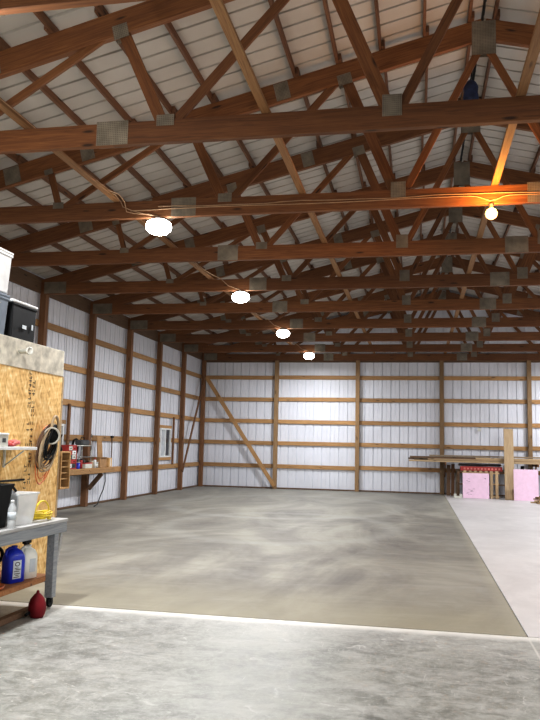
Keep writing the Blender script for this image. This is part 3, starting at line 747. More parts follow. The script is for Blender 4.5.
for ci, (mt, lb_, hw, dep, n) in enumerate(cords):
    pts = []
    for j in range(n):
        w = hw * rr.uniform(0.8, 1.25); d = dep * rr.uniform(0.85, 1.12); off = rr.uniform(-0.12, 0.0) - 0.09
        for i in range(28):
            a = 2 * math.pi * i / 28 + math.pi / 2
            yy = math.cos(a) * w * (1.0 - 0.15 * math.sin(a)) + off * (1 - math.sin(a)) * 0.5 - 0.04
            zz = 0.10 - (1 - math.sin(a)) * 0.5 * d
            pts.append((0.045 + ci * 0.03 + 0.012 * math.sin(a * 2 + j) + j * 0.004, HY + yy, HZ + zz + 0.008 * j))
    bm = bmesh.new(); tube(bm, pts, 0.0085 if mt != 'orange' else 0.006, 6)
    tag(obj({'black': 'coiled_cable', 'brown': 'coiled_hose', 'tan': 'coiled_rope', 'orange': 'extension_cord'}[mt], bm, M[mt], None, (PX, 0, 0)), lb_, 'cord', 'cords on the hanger')

# small open wooden box at the end of the wall
t = thing('wooden_wall_box', 'shallow open wooden box fixed at the end of the plywood wall', 'box', (PX - 0.035, PY + 0.15, 0.985))
bm = bmesh.new()
bx(bm, -0.10, 0.05, -0.10, 0.14, 0, 0.02); bx(bm, -0.10, 0.05, -0.10, 0.14, 0.42, 0.44); bx(bm, -0.10, 0.05, -0.10, -0.08, 0.02, 0.42); bx(bm, -0.10, 0.05, 0.12, 0.14, 0.02, 0.42)
obj('box_frame', bm, M['boxwood'], t)
bm = bmesh.new(); bx(bm, -0.118, -0.101, -0.10, 0.14, 0, 0.44); obj('shaded_back_board', bm, M['dark_lumber'], t)  # dark wood colour here paints in the shade inside the box
bm = bmesh.new()
for zz in (0.11, 0.18, 0.25, 0.32): bx(bm, -0.10, 0.03, -0.079, 0.119, zz, zz + 0.012)
obj('divider', bm, M['boxwood'], t)
t = thing('black_flashlight', 'black torch standing on the open wooden wall box', 'flashlight', (PX - 0.06, PY + 0.13, 1.426))
bm = bmesh.new(); lathe(bm, [(0.035, 0), (0.04, 0.02), (0.022, 0.06), (0.02, 0.16), (0.03, 0.18), (0.03, 0.2)], 16); obj('torch_body', bm, M['black'], t)

# ------------------------------------------------------------------ bench
BXF, BYE, BZ = -3.30, 6.78, 0.81
t = thing('work_bench', 'long grey painted workbench with a lower shelf against the plywood wall', 'workbench', (-3.7, 5.6, 0))
def bp(nm, mat, x0, x1, y0, y1, z0, z1, bev=0.004): return rel(nm, mat, x0, x1, y0, y1, z0, z1, t, bev)
bp('bench_top', M['bench_top'], PX + 0.03, BXF, 4.3, BYE, BZ - 0.03, BZ)
bp('apron', M['bench_grey'], BXF - 0.045, BXF - 0.004, 4.32, BYE - 0.01, BZ - 0.125, BZ - 0.032)
bp('apron', M['bench_grey'], PX + 0.05, BXF - 0.05, BYE - 0.05, BYE - 0.012, BZ - 0.125, BZ - 0.032)
for (x, y) in ((BXF - 0.09, BYE - 0.13), (BXF - 0.09, 4.40), (PX + 0.08, BYE - 0.13), (PX + 0.08, 4.40)):
    bp('leg', M['bench_grey'], x - 0.032, x + 0.045, y - 0.04, y + 0.04, 0.09, BZ - 0.034)
bm = bmesh.new(); bx(bm, -0.015, 0.015, -0.09, 0.09, -0.18, 0.0, 0.003)
br = board('corner_brace', M['bench_top'], (BXF - 0.055, BYE - 0.02, BZ - 0.13), (BXF - 0.055, BYE - 0.09, BZ - 0.42), 0.02, 0.035, t, up=(0, 1, 0)); bm.free()
bp('lower_shelf', M['shelfwood'], PX + 0.03, BXF - 0.13, 4.32, BYE - 0.02, 0.262, 0.28)
bp('shelf_lip', M['shelfwood'], BXF - 0.128, BXF - 0.10, 4.32, BYE - 0.20, 0.245, 0.292)
bp('side_rail', M['bench_grey'], PX + 0.05, BXF - 0.13, BYE - 0.15, BYE - 0.11, 0.225, 0.260)
bp('skid', M['dark_lumber'], BXF - 0.16, BXF - 0.09, 4.3, BYE - 0.32, 0.005, 0.055)
for (x, y) in ((BXF - 0.085, BYE - 0.13), (BXF - 0.085, 4.40), (PX + 0.08, BYE - 0.13), (PX + 0.08, 4.40)):
    bm = bmesh.new(); tube(bm, [(-0.014, 0, 0), (0.014, 0, 0)], 0.043, 20); bx(bm, -0.024, -0.018, -0.02, 0.02, 0.0, 0.045); bx(bm, 0.018, 0.024, -0.02, 0.02, 0.0, 0.045); bx(bm, -0.03, 0.03, -0.03, 0.03, 0.043, 0.049)
    obj('caster', bm, M['black'], t, (x + 3.7, y - 5.6, 0.044))
# items on the bench
t = thing('black_bin', 'black plastic bin at the left on the grey workbench', 'bin', (-3.58, 5.65, BZ + 0.001))
def openbin(bm, hx, hy, h, tp, th=0.008):
    lo = [(-1, -1), (1, -1), (1, 1), (-1, 1)]
    A = [bm.verts.new((a * (hx - tp), b * (hy - tp), 0)) for a, b in lo]; B = [bm.verts.new((a * hx, b * hy, h)) for a, b in lo]
    C_ = [bm.verts.new((a * (hx - th), b * (hy - th), h)) for a, b in lo]; D = [bm.verts.new((a * (hx - tp - th), b * (hy - tp - th), th)) for a, b in lo]
    bm.faces.new(A); bm.faces.new(D)
    for i in range(4):
        j = (i + 1) % 4
        bm.faces.new((A[i], A[j], B[j], B[i])); bm.faces.new((B[i], B[j], C_[j], C_[i])); bm.faces.new((C_[i], C_[j], D[j], D[i]))
bm = bmesh.new(); openbin(bm, 0.19, 0.24, 0.36, 0.035); obj('bin_body', bm, M['black'], t)
bm = bmesh.new()
for (a, b_, c, d) in ((-0.2, 0.2, -0.25, -0.235), (-0.2, 0.2, 0.235, 0.25), (-0.2, -0.185, -0.235, 0.235), (0.185, 0.2, -0.235, 0.235)): bx(bm, a, b_, c, d, 0.345, 0.365, 0.003)
obj('rim', bm, M['black'], t)
t = thing('clear_bin', 'clear plastic tote filled with dark things on the grey workbench', 'bin', (-3.53, 6.11, BZ + 0.001))
bm = bmesh.new(); openbin(bm, 0.17, 0.175, 0.27, 0.03, 0.006); obj('bin_body', bm, M['clear'], t)
bm = bmesh.new()
for (a, b_, c, d) in ((-0.18, 0.18, -0.185, -0.17), (-0.18, 0.18, 0.17, 0.185), (-0.18, -0.165, -0.17, 0.17), (0.165, 0.18, -0.17, 0.17)): bx(bm, a, b_, c, d, 0.258, 0.275, 0.003)
obj('rim', bm, M['clear'], t)
tt = thing('tool_pouch', 'dark grey tool pouch stuffed in the clear tote', 'pouch', (-3.55, 6.07, BZ + 0.012))
bm = bmesh.new(); bmesh.ops.create_icosphere(bm, subdivisions=3, radius=0.13)
for v in bm.verts: v.co = Vector((v.co.x * 0.85, v.co.y * 0.8, v.co.z * 1.15 + 0.15 + 0.01 * math.sin(v.co.x * 50) * math.cos(v.co.y * 43)))
for f in bm.faces: f.smooth = True
obj('pouch_body', bm, M['darkgrey'], tt)
bm = bmesh.new(); tube(bm, [(-0.05, -0.05, 0.28), (-0.02, -0.02, 0.33), (0.03, 0.03, 0.32), (0.06, 0.05, 0.27)], 0.012, 8); obj('strap', bm, M['black'], tt)
t = thing('water_bottle', 'clear plastic water bottle standing at the front of the workbench', 'bottle', (-3.335, 5.80, BZ + 0.001))
bm = bmesh.new(); lathe(bm, [(0.026, 0), (0.034, 0.008), (0.034, 0.05), (0.032, 0.06), (0.034, 0.07), (0.034, 0.15), (0.03, 0.175), (0.015, 0.205), (0.013, 0.215)], 20); obj('bottle_body', bm, M['clear'], t)
bm = bmesh.new(); lathe(bm, [(0.0145, 0.212), (0.0145, 0.232), (0.012, 0.234)], 14); obj('cap', bm, M['white'], t)
bm = bmesh.new(); lathe(bm, [(0.0348, 0.075), (0.0348, 0.135)], 20); obj('bottle_label', bm, M['labelwhite'], t)
# yellow cord coil
bm = bmesh.new(); pts = []
rr = random.Random(9)
for j in range(7):
    rx_, ry_ = 0.075 + rr.uniform(-.02, .02), 0.155 + rr.uniform(-0.04, 0.025); tx, ty = rr.uniform(-.25, .25), rr.uniform(-.2, .2)
    for i in range(20):
        a = 2 * math.pi * i / 20
        x, y = math.cos(a) * rx_, math.sin(a) * ry_
        pts.append((x, y, 0.012 + 0.010 * j + abs(tx * x + ty * y) * 0.6))
for i in range(14):
    a = math.pi * i / 13; pts.append((0.02, -0.14 + 0.13 * (1 - math.cos(a)) , 0.07 + 0.11 * math.sin(a)))
tube(bm, pts, 0.0075, 7)
tag(obj('extension_cord', bm, M['yellow'], None, (-3.43, 6.47, BZ + 0.002)), 'coiled bright yellow extension cord on the far end of the grey workbench', 'cord')

# items under the bench (lower shelf)
def jug(name, label, loc, w, d, h, mat, capmat, rotz=0.0, labelpart=None):
    t = thing(name, label, 'jug', loc, (0, 0, rotz))
    # rounded-rect column with shoulder, neck
    bm = bmesh.new(); n = 28; rings = []
    def rrect(a, b, p=4.0):
        out = []
        for k in range(n):
            th = 2 * math.pi * k / n; c, s = math.cos(th), math.sin(th)
            out.append((a * math.copysign(abs(c) ** (2 / p), c), b * math.copysign(abs(s) ** (2 / p), s)))
        return out
    prof = [(0.90, 0.90, 0, 4), (1, 1, 0.02, 4), (1, 1, 0.62, 4), (0.97, 0.97, 0.72, 3.5), (0.72, 0.8, 0.84, 3), (0.42, 0.45, 0.91, 2), (0.25, 0.28, 0.94, 2), (0.25, 0.28, 0.97, 2)]
    for (fa, fb, fz, p) in prof:
        rings.append([bm.verts.new((x, y, fz * h)) for x, y in rrect(fa * d / 2, fb * w / 2 if fz < 0.8 else fb * w / 2, p)])
    for i in range(len(rings) - 1):
        for k in range(n):
            f = bm.faces.new((rings[i][k], rings[i][(k + 1) % n], rings[i + 1][(k + 1) % n], rings[i + 1][k])); f.smooth = True
    bm.faces.new(list(reversed(rings[0]))); bm.faces.new(rings[-1])
    obj('jug_body', bm, mat, t)
    bm = bmesh.new(); lathe(bm, [(0.028, 0.955 * h), (0.028, h), (0.024, 1.005 * h)], 18); obj('cap', bm, capmat, t)
    bm = bmesh.new(); tube(bm, [(0, -w * 0.10, 0.93 * h), (0, -w * 0.27, 0.95 * h), (0, -w * 0.43, 0.90 * h), (0, -w * 0.47, 0.80 * h), (0, -w * 0.44, 0.68 * h)], 0.014, 8); obj('handle', bm, mat, t)
    if labelpart:
        bm = bmesh.new(); y0, y1, z0, z1 = labelpart
        bx(bm, d / 2 + 0.0005, d / 2 + 0.003, y0 * w / 2, y1 * w / 2, z0 * h, z1 * h, 0.001); lbp = obj('jug_label', bm, M['labelwhite'], t)
        return t, lbp
    return t, None
t, lbp = jug('blue_jug', 'blue plastic jug with a pale label on the lower bench shelf', (-3.56, 6.27, 0.281), 0.19, 0.13, 0.32, M['blue'], M['blue'], -0.35, (-0.62, 0.35, 0.12, 0.62))
# label lettering: a bold ringed letter above smaller dark strokes
bm = bmesh.new(); X = 0.0685
ringp = [(X, -0.012 + 0.024 * math.cos(a), 0.165 + 0.016 * math.sin(a)) for a in [2 * math.pi * i / 16 for i in range(16)]]
tube(bm, ringp, 0.0035, 6, closed=True)
for (y0, y1, z0) in ((-0.04, 0.0, 0.128), (-0.03, 0.025, 0.115), (-0.05, 0.012, 0.100), (-0.045, 0.02, 0.080), (-0.03, 0.005, 0.066), (-0.05, 0.01, 0.050)): bx(bm, X, X + 0.001, y0, y1, z0, z0 + 0.006)
obj('lettering', bm, M['ink'], lbp)
jug('white_jug', 'cream white plastic jug beside the blue jug on the lower bench shelf', (-3.55, 6.50, 0.281), 0.17, 0.12, 0.30, M['cream'], M['white'], -0.35, (-0.3, 0.5, 0.2, 0.6))
t = thing('spray_bottle', 'grey spray bottle with a black trigger behind the white jug', 'spray bottle', (-3.66, 6.68, 0.281))
bm = bmesh.new(); lathe(bm, [(0.045, 0), (0.05, 0.01), (0.05, 0.15), (0.04, 0.2), (0.02, 0.25), (0.016, 0.28)], 20); obj('bottle_body', bm, M['metal'], t)
bm = bmesh.new(); bx(bm, -0.02, 0.02, -0.07, 0.05, 0.285, 0.325, 0.008); tube(bm, [(0, -0.045, 0.29), (0, -0.06, 0.25), (0, -0.05, 0.22)], 0.008, 8); tube(bm, [(0, 0, 0.275), (0, 0, 0.29)], 0.02, 12); obj('trigger_head', bm, M['black'], t)
bm = bmesh.new(); lathe(bm, [(0.0512, 0.04), (0.0512, 0.13)], 20); obj('bottle_label', bm, M['brightred'], t)
t = thing('black_hose_coil', 'small black rubber hose coil on the lower shelf behind the jugs', 'hose', (-3.88, 6.50, 0.281))
bm = bmesh.new(); tube(bm, [(0.02 * math.cos(i), 0.09 * math.cos(2 * math.pi * i / 20), 0.19 + 0.09 * math.sin(2 * math.pi * i / 20) + 0.0) for i in range(20)], 0.018, 8, closed=True)
tube(bm, [(0.0, 0.06 * math.cos(2 * math.pi * i / 20), 0.085 + 0.06 * math.sin(2 * math.pi * i / 20)) for i in range(20)], 0.018, 8, closed=True)
obj('hose_loop', bm, M['black'], t)
t = thing('shallow_tray', 'shallow orange tray at the left end of the lower bench shelf', 'tray', (-3.56, 5.88, 0.281))
bm = bmesh.new(); lathe(bm, [(0.08, 0.0), (0.10, 0.005), (0.12, 0.03), (0.125, 0.03), (0.115, 0.008), (0.02, 0.006)], 28, sy=1.3); obj('tray_dish', bm, M['orange'], t)
# funnel
t = thing('red_funnel', 'dark red plastic funnel turned upside down on the floor by the bench leg', 'funnel', (-3.29, 6.24, 0.001), (0.0, 0, 0))
t.scale = (0.88, 0.88, 0.98)
bm = bmesh.new(); lathe(bm, [(0.062, 0.0), (0.078, 0.03), (0.088, 0.075), (0.084, 0.12), (0.066, 0.165), (0.036, 0.198), (0.016, 0.212), (0.012, 0.232), (0.010, 0.236)], 28); obj('cone', bm, M['red'], t)
bm = bmesh.new(); tube(bm, [(-0.04, -0.06, 0.05), (-0.05, -0.10, 0.045), (-0.055, -0.125, 0.035)], 0.014, 8); obj('spout', bm, M['black'], t)

# ------------------------------------------------------------------ wall workbench
t = thing('wall_workbench', 'wooden workbench fixed to the left wall on a diagonal strut', 'workbench', (XL, 15.6, 0))
TZ = 0.90
rel('bench_top', M['girt'], XL + 0.072, -7.32, 13.2, 17.42, TZ, TZ + 0.038, t)
rel('front_rail', M['girt'], -7.36, -7.32, 13.2, 17.42, TZ - 0.09, TZ - 0.001, t)
for y in (14.357,):
    board('strut', M['dark_lumber'], (XL + 0.08, y - 0.0, 0.42), (-7.38, y, TZ - 0.10), 0.06, 0.09, t)
board('strut', M['dark_lumber'], (XL + 0.10, TY(5) + 0.0, 0.42), (-7.38, TY(5) + 0.0, TZ - 0.10), 0.06, 0.10, t)
rel('ledger', M['dark_lumber'], XL + 0.071, XL + 0.11, 13.2, 17.42, TZ - 0.14, TZ - 0.001, t)
TZ += 0.039
def simple(name, label, cat, loc, parts, rotz=0.0):
    t = thing(name, label, cat, loc, (0, 0, rotz))
    for nm, mat, boxes in parts:
        bm = bmesh.new()
        for b_ in boxes: bx(bm, *b_, 0.003)
        obj(nm, bm, M[mat], t)
    return t
# red parts organiser: stacked drawers
org = simple('parts_organizer', 'red and white stacked drawer organizer at the near end of the wall workbench', 'organizer', (-7.48, 15.15, TZ + .001), [('case', 'brightred', [(-0.13, 0.13, -0.2, 0.2, 0, 0.02), (-0.13, 0.13, -0.2, 0.2, 0.50, 0.52), (-0.13, 0.13, -0.2, -0.185, 0.02, 0.5), (-0.13, 0.13, 0.185, 0.2, 0.02, 0.5), (-0.13, -0.115, -0.185, 0.185, 0.02, 0.5)])])
for r_ in range(5):
    for c_ in range(2):
        bm = bmesh.new(); bx(bm, -0.11, 0.12, -0.18 + c_ * 0.185, -0.005 + c_ * 0.185, 0.024 + r_ * 0.096, 0.112 + r_ * 0.096, 0.003)
        d = obj('drawer', bm, M[['white', 'brightred', 'darkgrey', 'brightred', 'offwhite'][(r_ + c_ * 2) % 5]], org)
        bm = bmesh.new(); bx(bm, 0.12, 0.135, -0.12 + c_ * 0.185, -0.07 + c_ * 0.185, 0.06 + r_ * 0.096, 0.075 + r_ * 0.096, 0.002); obj('pull', bm, M['black'], d)
# wire rack with black bag
t = thing('metal_rack', 'silver framed open rack standing on the wall workbench', 'rack', (-7.55, 15.85, TZ + .001))
bm = bmesh.new()
for sx in (-0.12, 0.12):
    for sy in (-0.40, 0.40): tube(bm, [(sx, sy, 0), (sx, sy, 0.5)], 0.012, 6)
    for zz in (0.25, 0.5): tube(bm, [(sx, -0.40, zz), (sx, 0.40, zz)], 0.012, 6)
for sy in (-0.4, 0.4):
    for zz in (0.25, 0.5): tube(bm, [(-0.12, sy, zz), (0.12, sy, zz)], 0.012, 6)
obj('rack_frame', bm, M['metal'], t)
bm = bmesh.new(); bx(bm, -0.12, 0.12, -0.4, 0.4, 0.505, 0.52, 0.002); obj('top_shelf', bm, M['offwhite'], t)
t = thing('black_grinder', 'black bench grinder under the silver rack', 'grinder', (-7.56, 15.92, TZ + .001))
bm = bmesh.new(); bx(bm, -0.07, 0.07, -0.1, 0.1, 0, 0.03, 0.005); tube(bm, [(0, -0.12, 0.13), (0, 0.12, 0.13)], 0.06, 18); bx(bm, -0.03, 0.03, -0.04, 0.04, 0.03, 0.09, 0.004); obj('motor', bm, M['black'], t)
for sy in (-1, 1):
    bm = bmesh.new(); tube(bm, [(0, sy * 0.135, 0.13), (0, sy * 0.165, 0.13)], 0.08, 20); obj('wheel', bm, M['metal'], t)
simple('silver_case', 'silver metal case at the back of the rack on the wall workbench', 'case', (-7.55, 15.62, TZ + .001), [('case_body', 'metal', [(-0.05, 0.04, -0.14, 0.08, 0, 0.22)]), ('latch', 'darkgrey', [(0.041, 0.05, -0.10, -0.07, 0.12, 0.16), (0.041, 0.05, 0.02, 0.04, 0.12, 0.16)])])
simple('toolbox', 'small white toolbox on the front of the wall workbench', 'toolbox', (-7.385, 15.95, TZ + .001), [('box_body', 'offwhite', [(-0.05, 0.05, -0.18, 0.18, 0, 0.10)]), ('lid', 'brightred', [(-0.055, 0.055, -0.185, 0.185, 0.101, 0.125)]), ('handle', 'black', [(-0.01, 0.01, -0.07, -0.055, 0.126, 0.155), (-0.01, 0.01, 0.055, 0.07, 0.126, 0.155), (-0.01, 0.01, -0.07, 0.07, 0.155, 0.168)])])
t = thing('spray_can', 'white spray can in front of the silver rack', 'spray can', (-7.37, 16.35, TZ + .001))
bm = bmesh.new(); lathe(bm, [(0.032, 0), (0.033, 0.17), (0.02, 0.19)], 16); obj('can_body', bm, M['white'], t)
bm = bmesh.new(); lathe(bm, [(0.02, 0.191), (0.02, 0.22), (0.01, 0.222)], 12); obj('cap', bm, M['brightred'], t)
t = thing('spray_can', 'red spray can beside the white toolbox', 'spray can', (-7.37, 15.62, TZ + .001))
bm = bmesh.new(); lathe(bm, [(0.032, 0), (0.033, 0.17), (0.02, 0.19)], 16); obj('can_body', bm, M['brightred'], t)
bm = bmesh.new(); lathe(bm, [(0.02, 0.191), (0.02, 0.22), (0.01, 0.222)], 12); obj('cap', bm, M['black'], t)
t = thing('tool_bag', 'black canvas tool bag on top of the silver rack', 'bag', (-7.55, 16.02, TZ + .522))
bm = bmesh.new(); bx(bm, -0.1, 0.1, -0.2, 0.2, 0, 0.12, 0.03); obj('bag_body', bm, M['darkgrey'], t)
bm = bmesh.new(); tube(bm, [(0, -0.1, 0.115), (0, -0.07, 0.18), (0, 0.07, 0.18), (0, 0.1, 0.115)], 0.01, 6); obj('handle', bm, M['black'], t)
for j, (yy, rr_, hh, mt, l) in enumerate(((16.14, 0.05, 0.15, 'tan', 'tan coffee can on the wall workbench beside the red spray can'), (15.5, 0.045, 0.13, 'blue', 'small blue can at the front of the wall workbench'), (16.48, 0.04, 0.12, 'metal', 'small silver can next to the white spray can'))):
    t = thing('metal_can', l, 'can', (-7.385, yy + (0.05 if j == 0 else 0), TZ + .001))
    bm = bmesh.new(); lathe(bm, [(rr_ * 0.97, 0), (rr_, 0.006), (rr_, hh)], 18); obj('can_body', bm, M[mt], t)
    bm = bmesh.new(); lathe(bm, [(rr_ * 1.03, hh + 0.0005), (rr_ * 1.03, hh + 0.012)], 18); obj('lid', bm, M['offwhite'], t)
t = thing('coiled_hose', 'black hose coil hung on the left wall behind the rack', 'hose', (XL - 0.045, 15.75 + 0.45, 1.60))
bm = bmesh.new()
for q in range(3): tube(bm, [(0.01 + 0.02 * q, 0.13 * math.cos(2 * math.pi * i / 24), -0.18 + (0.17 + 0.01 * q) * math.sin(2 * math.pi * i / 24)) for i in range(24)], 0.011, 6, closed=True)
obj('hose_loops', bm, M['black'], t)
# cardboard boxes
t = simple('cardboard_box', 'brown open cardboard box toward the far end of the wall workbench', 'box', (-7.50, 16.78, TZ + .001), [('box_body', 'card', [(-0.15, 0.15, -0.24, 0.24, 0, 0.24)])], 0.1)
bm = bmesh.new(); bx(bm, 0.15, 0.20, -0.23, 0.23, 0.235, 0.24, 0.001); bx(bm, -0.14, 0.14, -0.28, -0.24, 0.235, 0.24, 0.001); obj('flap', bm, M['card'], t)
simple('carton', 'small pale carton at the far end of the wall workbench', 'box', (-7.44, 17.20, TZ + .001), [('carton_body', 'boxwood', [(-0.09, 0.09, -0.12, 0.12, 0, 0.22)]), ('tape', 'white', [(0.0905, 0.092, -0.02, 0.02, 0.02, 0.2)])], 0.1)
t = thing('leaning_board', 'tall plywood offcut leaning on the wall above the cardboard box', 'board', (-7.66, 17.32, TZ + .004), (0, math.radians(-5), 0))
bm = bmesh.new(); bx(bm, -0.01, 0.01, -0.14, 0.14, 0.002, 0.74, 0.002); obj('board_sheet', bm, M['girt'], t)
t = thing('pipe_wrench', 'grey pipe wrench hanging on the post behind the wall workbench', 'wrench', (XL - 0.04, 17.10, 1.32))
bm = bmesh.new(); tube(bm, [(0, 0, 0), (0, 0, 0.3)], [0.02, 0.015], 8); tube(bm, [(0, -0.045, 0.31), (0, 0.0, 0.40), (0, 0.05, 0.34)], 0.022, 8); obj('wrench_body', bm, M['metal'], t)
t = thing('pry_bar', 'dark long handled bar leaning on the wall at the far end of the workbench', 'tool', (XL - 0.052, 18.42, 0.82), (0, 0, 0))
bm = bmesh.new(); tube(bm, [(0, 0, 0), (0, 0, 0.85)], 0.014, 8); obj('handle', bm, M['dark_lumber'], t)
bm = bmesh.new(); tube(bm, [(0, -0.07, 0.86), (0, 0.07, 0.86)], 0.025, 8); obj('grip', bm, M['black'], t)
t['label'] = 'dark T topped bar hanging on the left wall just past the workbench'
bm = bmesh.new(); tube(bm, [(-7.45, 17.12, 0.895), (-7.44, 17.15, 0.6), (-7.46, 17.1, 0.4), (-7.5, 17.0, 0.2), (-7.52, 16.95, 0.06), (-7.54, 16.8, 0.015)], 0.013, 6); tag(obj('power_cord', bm, M['darkgrey']), 'grey cord dangling from the wall workbench to the floor', 'cord')

# ------------------------------------------------------------------ lumber rack and stack at back right
t = thing('lumber_rack', 'wooden lumber rack arms fixed to two back wall posts', 'rack', (0.8, 26.2, 0))
for x in (BX[2] + 0.09, BX[3] + 0.09):
    board('rack_arm', M['post'], (x, YB - 0.01, 1.08), (x, YB - 1.10, 1.08), 0.038, 0.09, t)
    board('rack_strut', M['post'], (x, YB - 0.085, 0.62), (x, YB - 0.60, 1.04), 0.038, 0.07, t)
rk = [(-0.12, 4.9, 26.36, 1.126, 0.14, 0.06, 'pale', 'long pale board at the back of the lumber rack, bottom layer'),
      (-0.05, 5.3, 26.12, 1.126, 0.14, 0.06, 'grey_lumber', 'long weathered board in the middle of the lumber rack, bottom layer'),
      (-0.28, 4.1, 25.86, 1.126, 0.14, 0.055, 'pale', 'long pale board reaching farthest left on the lumber rack'),
      (0.2, 5.0, 25.56, 1.126, 0.14, 0.05, 'pale', 'long pale board at the front of the lumber rack, bottom layer'),
      (-0.30, 2.4, 26.33, 1.188, 0.14, 0.055, 'dark_lumber', 'dark weathered board on the second layer of the rack, left end'),
      (-0.1, 4.6, 26.02, 1.188, 0.14, 0.055, 'grey_lumber', 'weathered grey board on the second layer of the rack'),
      (0.35, 5.2, 25.62, 1.188, 0.14, 0.055, 'pale', 'pale board on the second layer of the rack, front edge'),
      (-0.25, 2.4, 26.05, 1.245, 0.10, 0.06, 'grey_lumber', 'thick grey timber on top of the lumber rack, left end'),
      (2.6, 5.3, 26.30, 1.188, 0.12, 0.05, 'dark_lumber', 'dark timber on top of the lumber rack, right end'),
     (1.9, 5.6, 25.66, 1.245, 0.12, 0.05, 'pale', 'pale timber on top of the lumber rack, right end'),
      (-0.2, 2.9, 25.84, 1.245, 0.13, 0.05, 'dark_lumber', 'dark rough board on top of the rack above the pink foam'),
      (0.4, 4.8, 26.08, 1.308, 0.12, 0.05, 'grey_lumber', 'uppermost grey timber of the lumber rack')]
for (xa, xb, y, z, w, h, mt, l) in rk:
    tag(board('lumber_board', M[mt], (xa, y, z + h / 2), (xb, y, z + h / 2), w, h), l, 'board', 'boards on the lumber rack')
# upright boards by the post
for (x, y, h, w, mt, l) in ((1.03, 26.12, 1.02, 0.12, 'dark_lumber', 'short dark plank standing under the rack beside the left rack post'), (1.17, 26.05, 1.06, 0.11, 'post', 'brown plank standing under the rack, second from the rack post'), (1.31, 25.98, 0.9, 0.12, 'grey_lumber', 'grey plank standing under the rack, next to the pink foam')):
    tag(board('upright_plank', M[mt], (x, y, 0.004), (x + 0.02, y + 0.14, h), w, 0.038, up=(0, 1, 0)), l, 'board', 'planks standing under the rack')
# pink foam 
def lean(name, mat, label, cat, x0, x1, h, y, tilt, th):
    t = thing(name, label, cat, ((x0 + x1) / 2, y, 0.006), (-tilt, 0, 0)); hw = (x1 - x0) / 2
    bm = bmesh.new(); bx(bm, -hw, hw, 0, th, 0.001, h, 0.003); obj('sheet', bm, mat, t)
    return t
YP = 25.0
f1 = lean('foam_panel', M['pink'], 'pink foam board with faded printing, left one leaning on the pallet', 'foam board', 1.44, 2.26, 0.80, YP - 0.02, 0.05, 0.05)
bm = bmesh.new()
rr = random.Random(2)
for (cx, cz, n, wmx) in ((-0.14, 0.24, 7, 0.14), (-0.2, 0.56, 4, 0.16), (0.22, 0.6, 3, 0.1), (-0.22, 0.12, 4, 0.12)):
    for i in range(n):
        x = cx + rr.uniform(-0.08, 0.08); z = cz + rr.uniform(-0.06, 0.06); w = rr.uniform(0.03, wmx * 0.6)
        bx(bm, x - w / 2, x + w / 2, -0.0015, -0.0005, z, z + 0.012)
obj('faded_print', bm, M['pinkink'], f1)
lean('foam_panel', M['pink'], 'plain pale pink foam board right of the wide leaning plank', 'foam board', 2.98, 3.72, 0.97, YP - 0.35, 0.07, 0.05)
# pallets
def pallet(label, x0, x1, y, h, tilt, mt):
    t = thing('wooden_pallet', label, 'pallet', ((x0 + x1) / 2, y, 0.006), (-tilt, 0, 0)); hw = (x1 - x0) / 2
    n = max(3, round((x1 - x0) / 0.165))
    for i in range(n):
        x = -hw + (i + 0.5) * (2 * hw / n)
        bm = bmesh.new(); bx(bm, x - 0.045, x + 0.045, 0, 0.018, 0.001, h, 0.002); obj('slat', bm, M['pale_v'], t)
    for z in (0.04, h / 2, h - 0.10):
        bm = bmesh.new(); bx(bm, -hw, hw, 0.019, 0.105, z, z + 0.045, 0.002); obj('stringer', bm, M[mt], t)
    for i in range(n):
        x = -hw + (i + 0.5) * (2 * hw / n)
        bm = bmesh.new(); bx(bm, x - 0.045, x + 0.045, 0.106, 0.122, 0.001, h, 0.002); obj('slat', bm, M['dark_v'], t)
    return t
pallet('wooden pallet standing on edge behind the pink foam board', 1.44, 2.60, YP + 0.14, 0.88, 0.05, 'pale')
# stack of red/black cartons resting behind on a plank: box of red flooring
t = simple('red_carton', 'long red carton lying across the top behind the pallet', 'carton', (2.35, 25.66, 0.006), [('carton_body', 'brightred', [(-0.95, 0.38, -0.16, 0.16, 0.86, 1.0)])])
bm = bmesh.new()
for i in range(11): bx(bm, -0.85 + i * 0.11, -0.79 + i * 0.11, -0.162, -0.161, 0.90, 0.96)
obj('print', bm, plain('pale_red_print', (0.75, 0.25, 0.22), 0.6), t)
simple('storage_shelf', 'dark wooden shelf unit standing behind the pallet under the rack', 'shelf', (2.3, 25.7, 0.006), [('shelf_board', 'dark_lumber', [(-1.0, 0.80, -0.2, 0.2, 0.81, 0.85), (-1.0, 0.80, -0.2, 0.2, 0.40, 0.43)]), ('leg', 'dark_lumber', [(-1.0, -0.93, -0.2, -0.13, 0, 0.81)]), ('leg', 'dark_lumber', [(0.73, 0.80, -0.2, -0.13, 0, 0.81)]), ('leg', 'dark_lumber', [(-1.0, -0.93, 0.13, 0.2, 0, 0.81)]), ('leg', 'dark_lumber', [(0.73, 0.80, 0.13, 0.2, 0, 0.81)])])
simple('dark_roll', 'long black roll of sheeting lying on the red carton', 'roll', (2.2, 25.72, 0), [])
t = bpy.data.objects['dark_roll']
bm = bmesh.new(); tube(bm, [(-0.85, 0, 1.06), (-0.2, 0.01, 1.055), (0.5, 0, 1.06)], [0.04, 0.045, 0.04], 14); obj('roll_body', bm, M['darkgrey'], t)
bm = bmesh.new(); tube(bm, [(-0.87, 0, 1.06), (-0.85, 0, 1.06)], 0.02, 12); tube(bm, [(0.5, 0, 1.06), (0.52, 0, 1.06)], 0.02, 12); obj('core', bm, M['card'], t)
# wide leaning plank
t = lean('leaning_plank', M['pale_v'], 'tall wide pale plank leaning against the front of the lumber rack', 'board', 2.68, 2.98, 2.52, 24.62, 0.0, 0.04)
t.rotation_euler = (-0.46, math.radians(2.5), 0)
t.location = (2.87, 24.75, 0.016); 
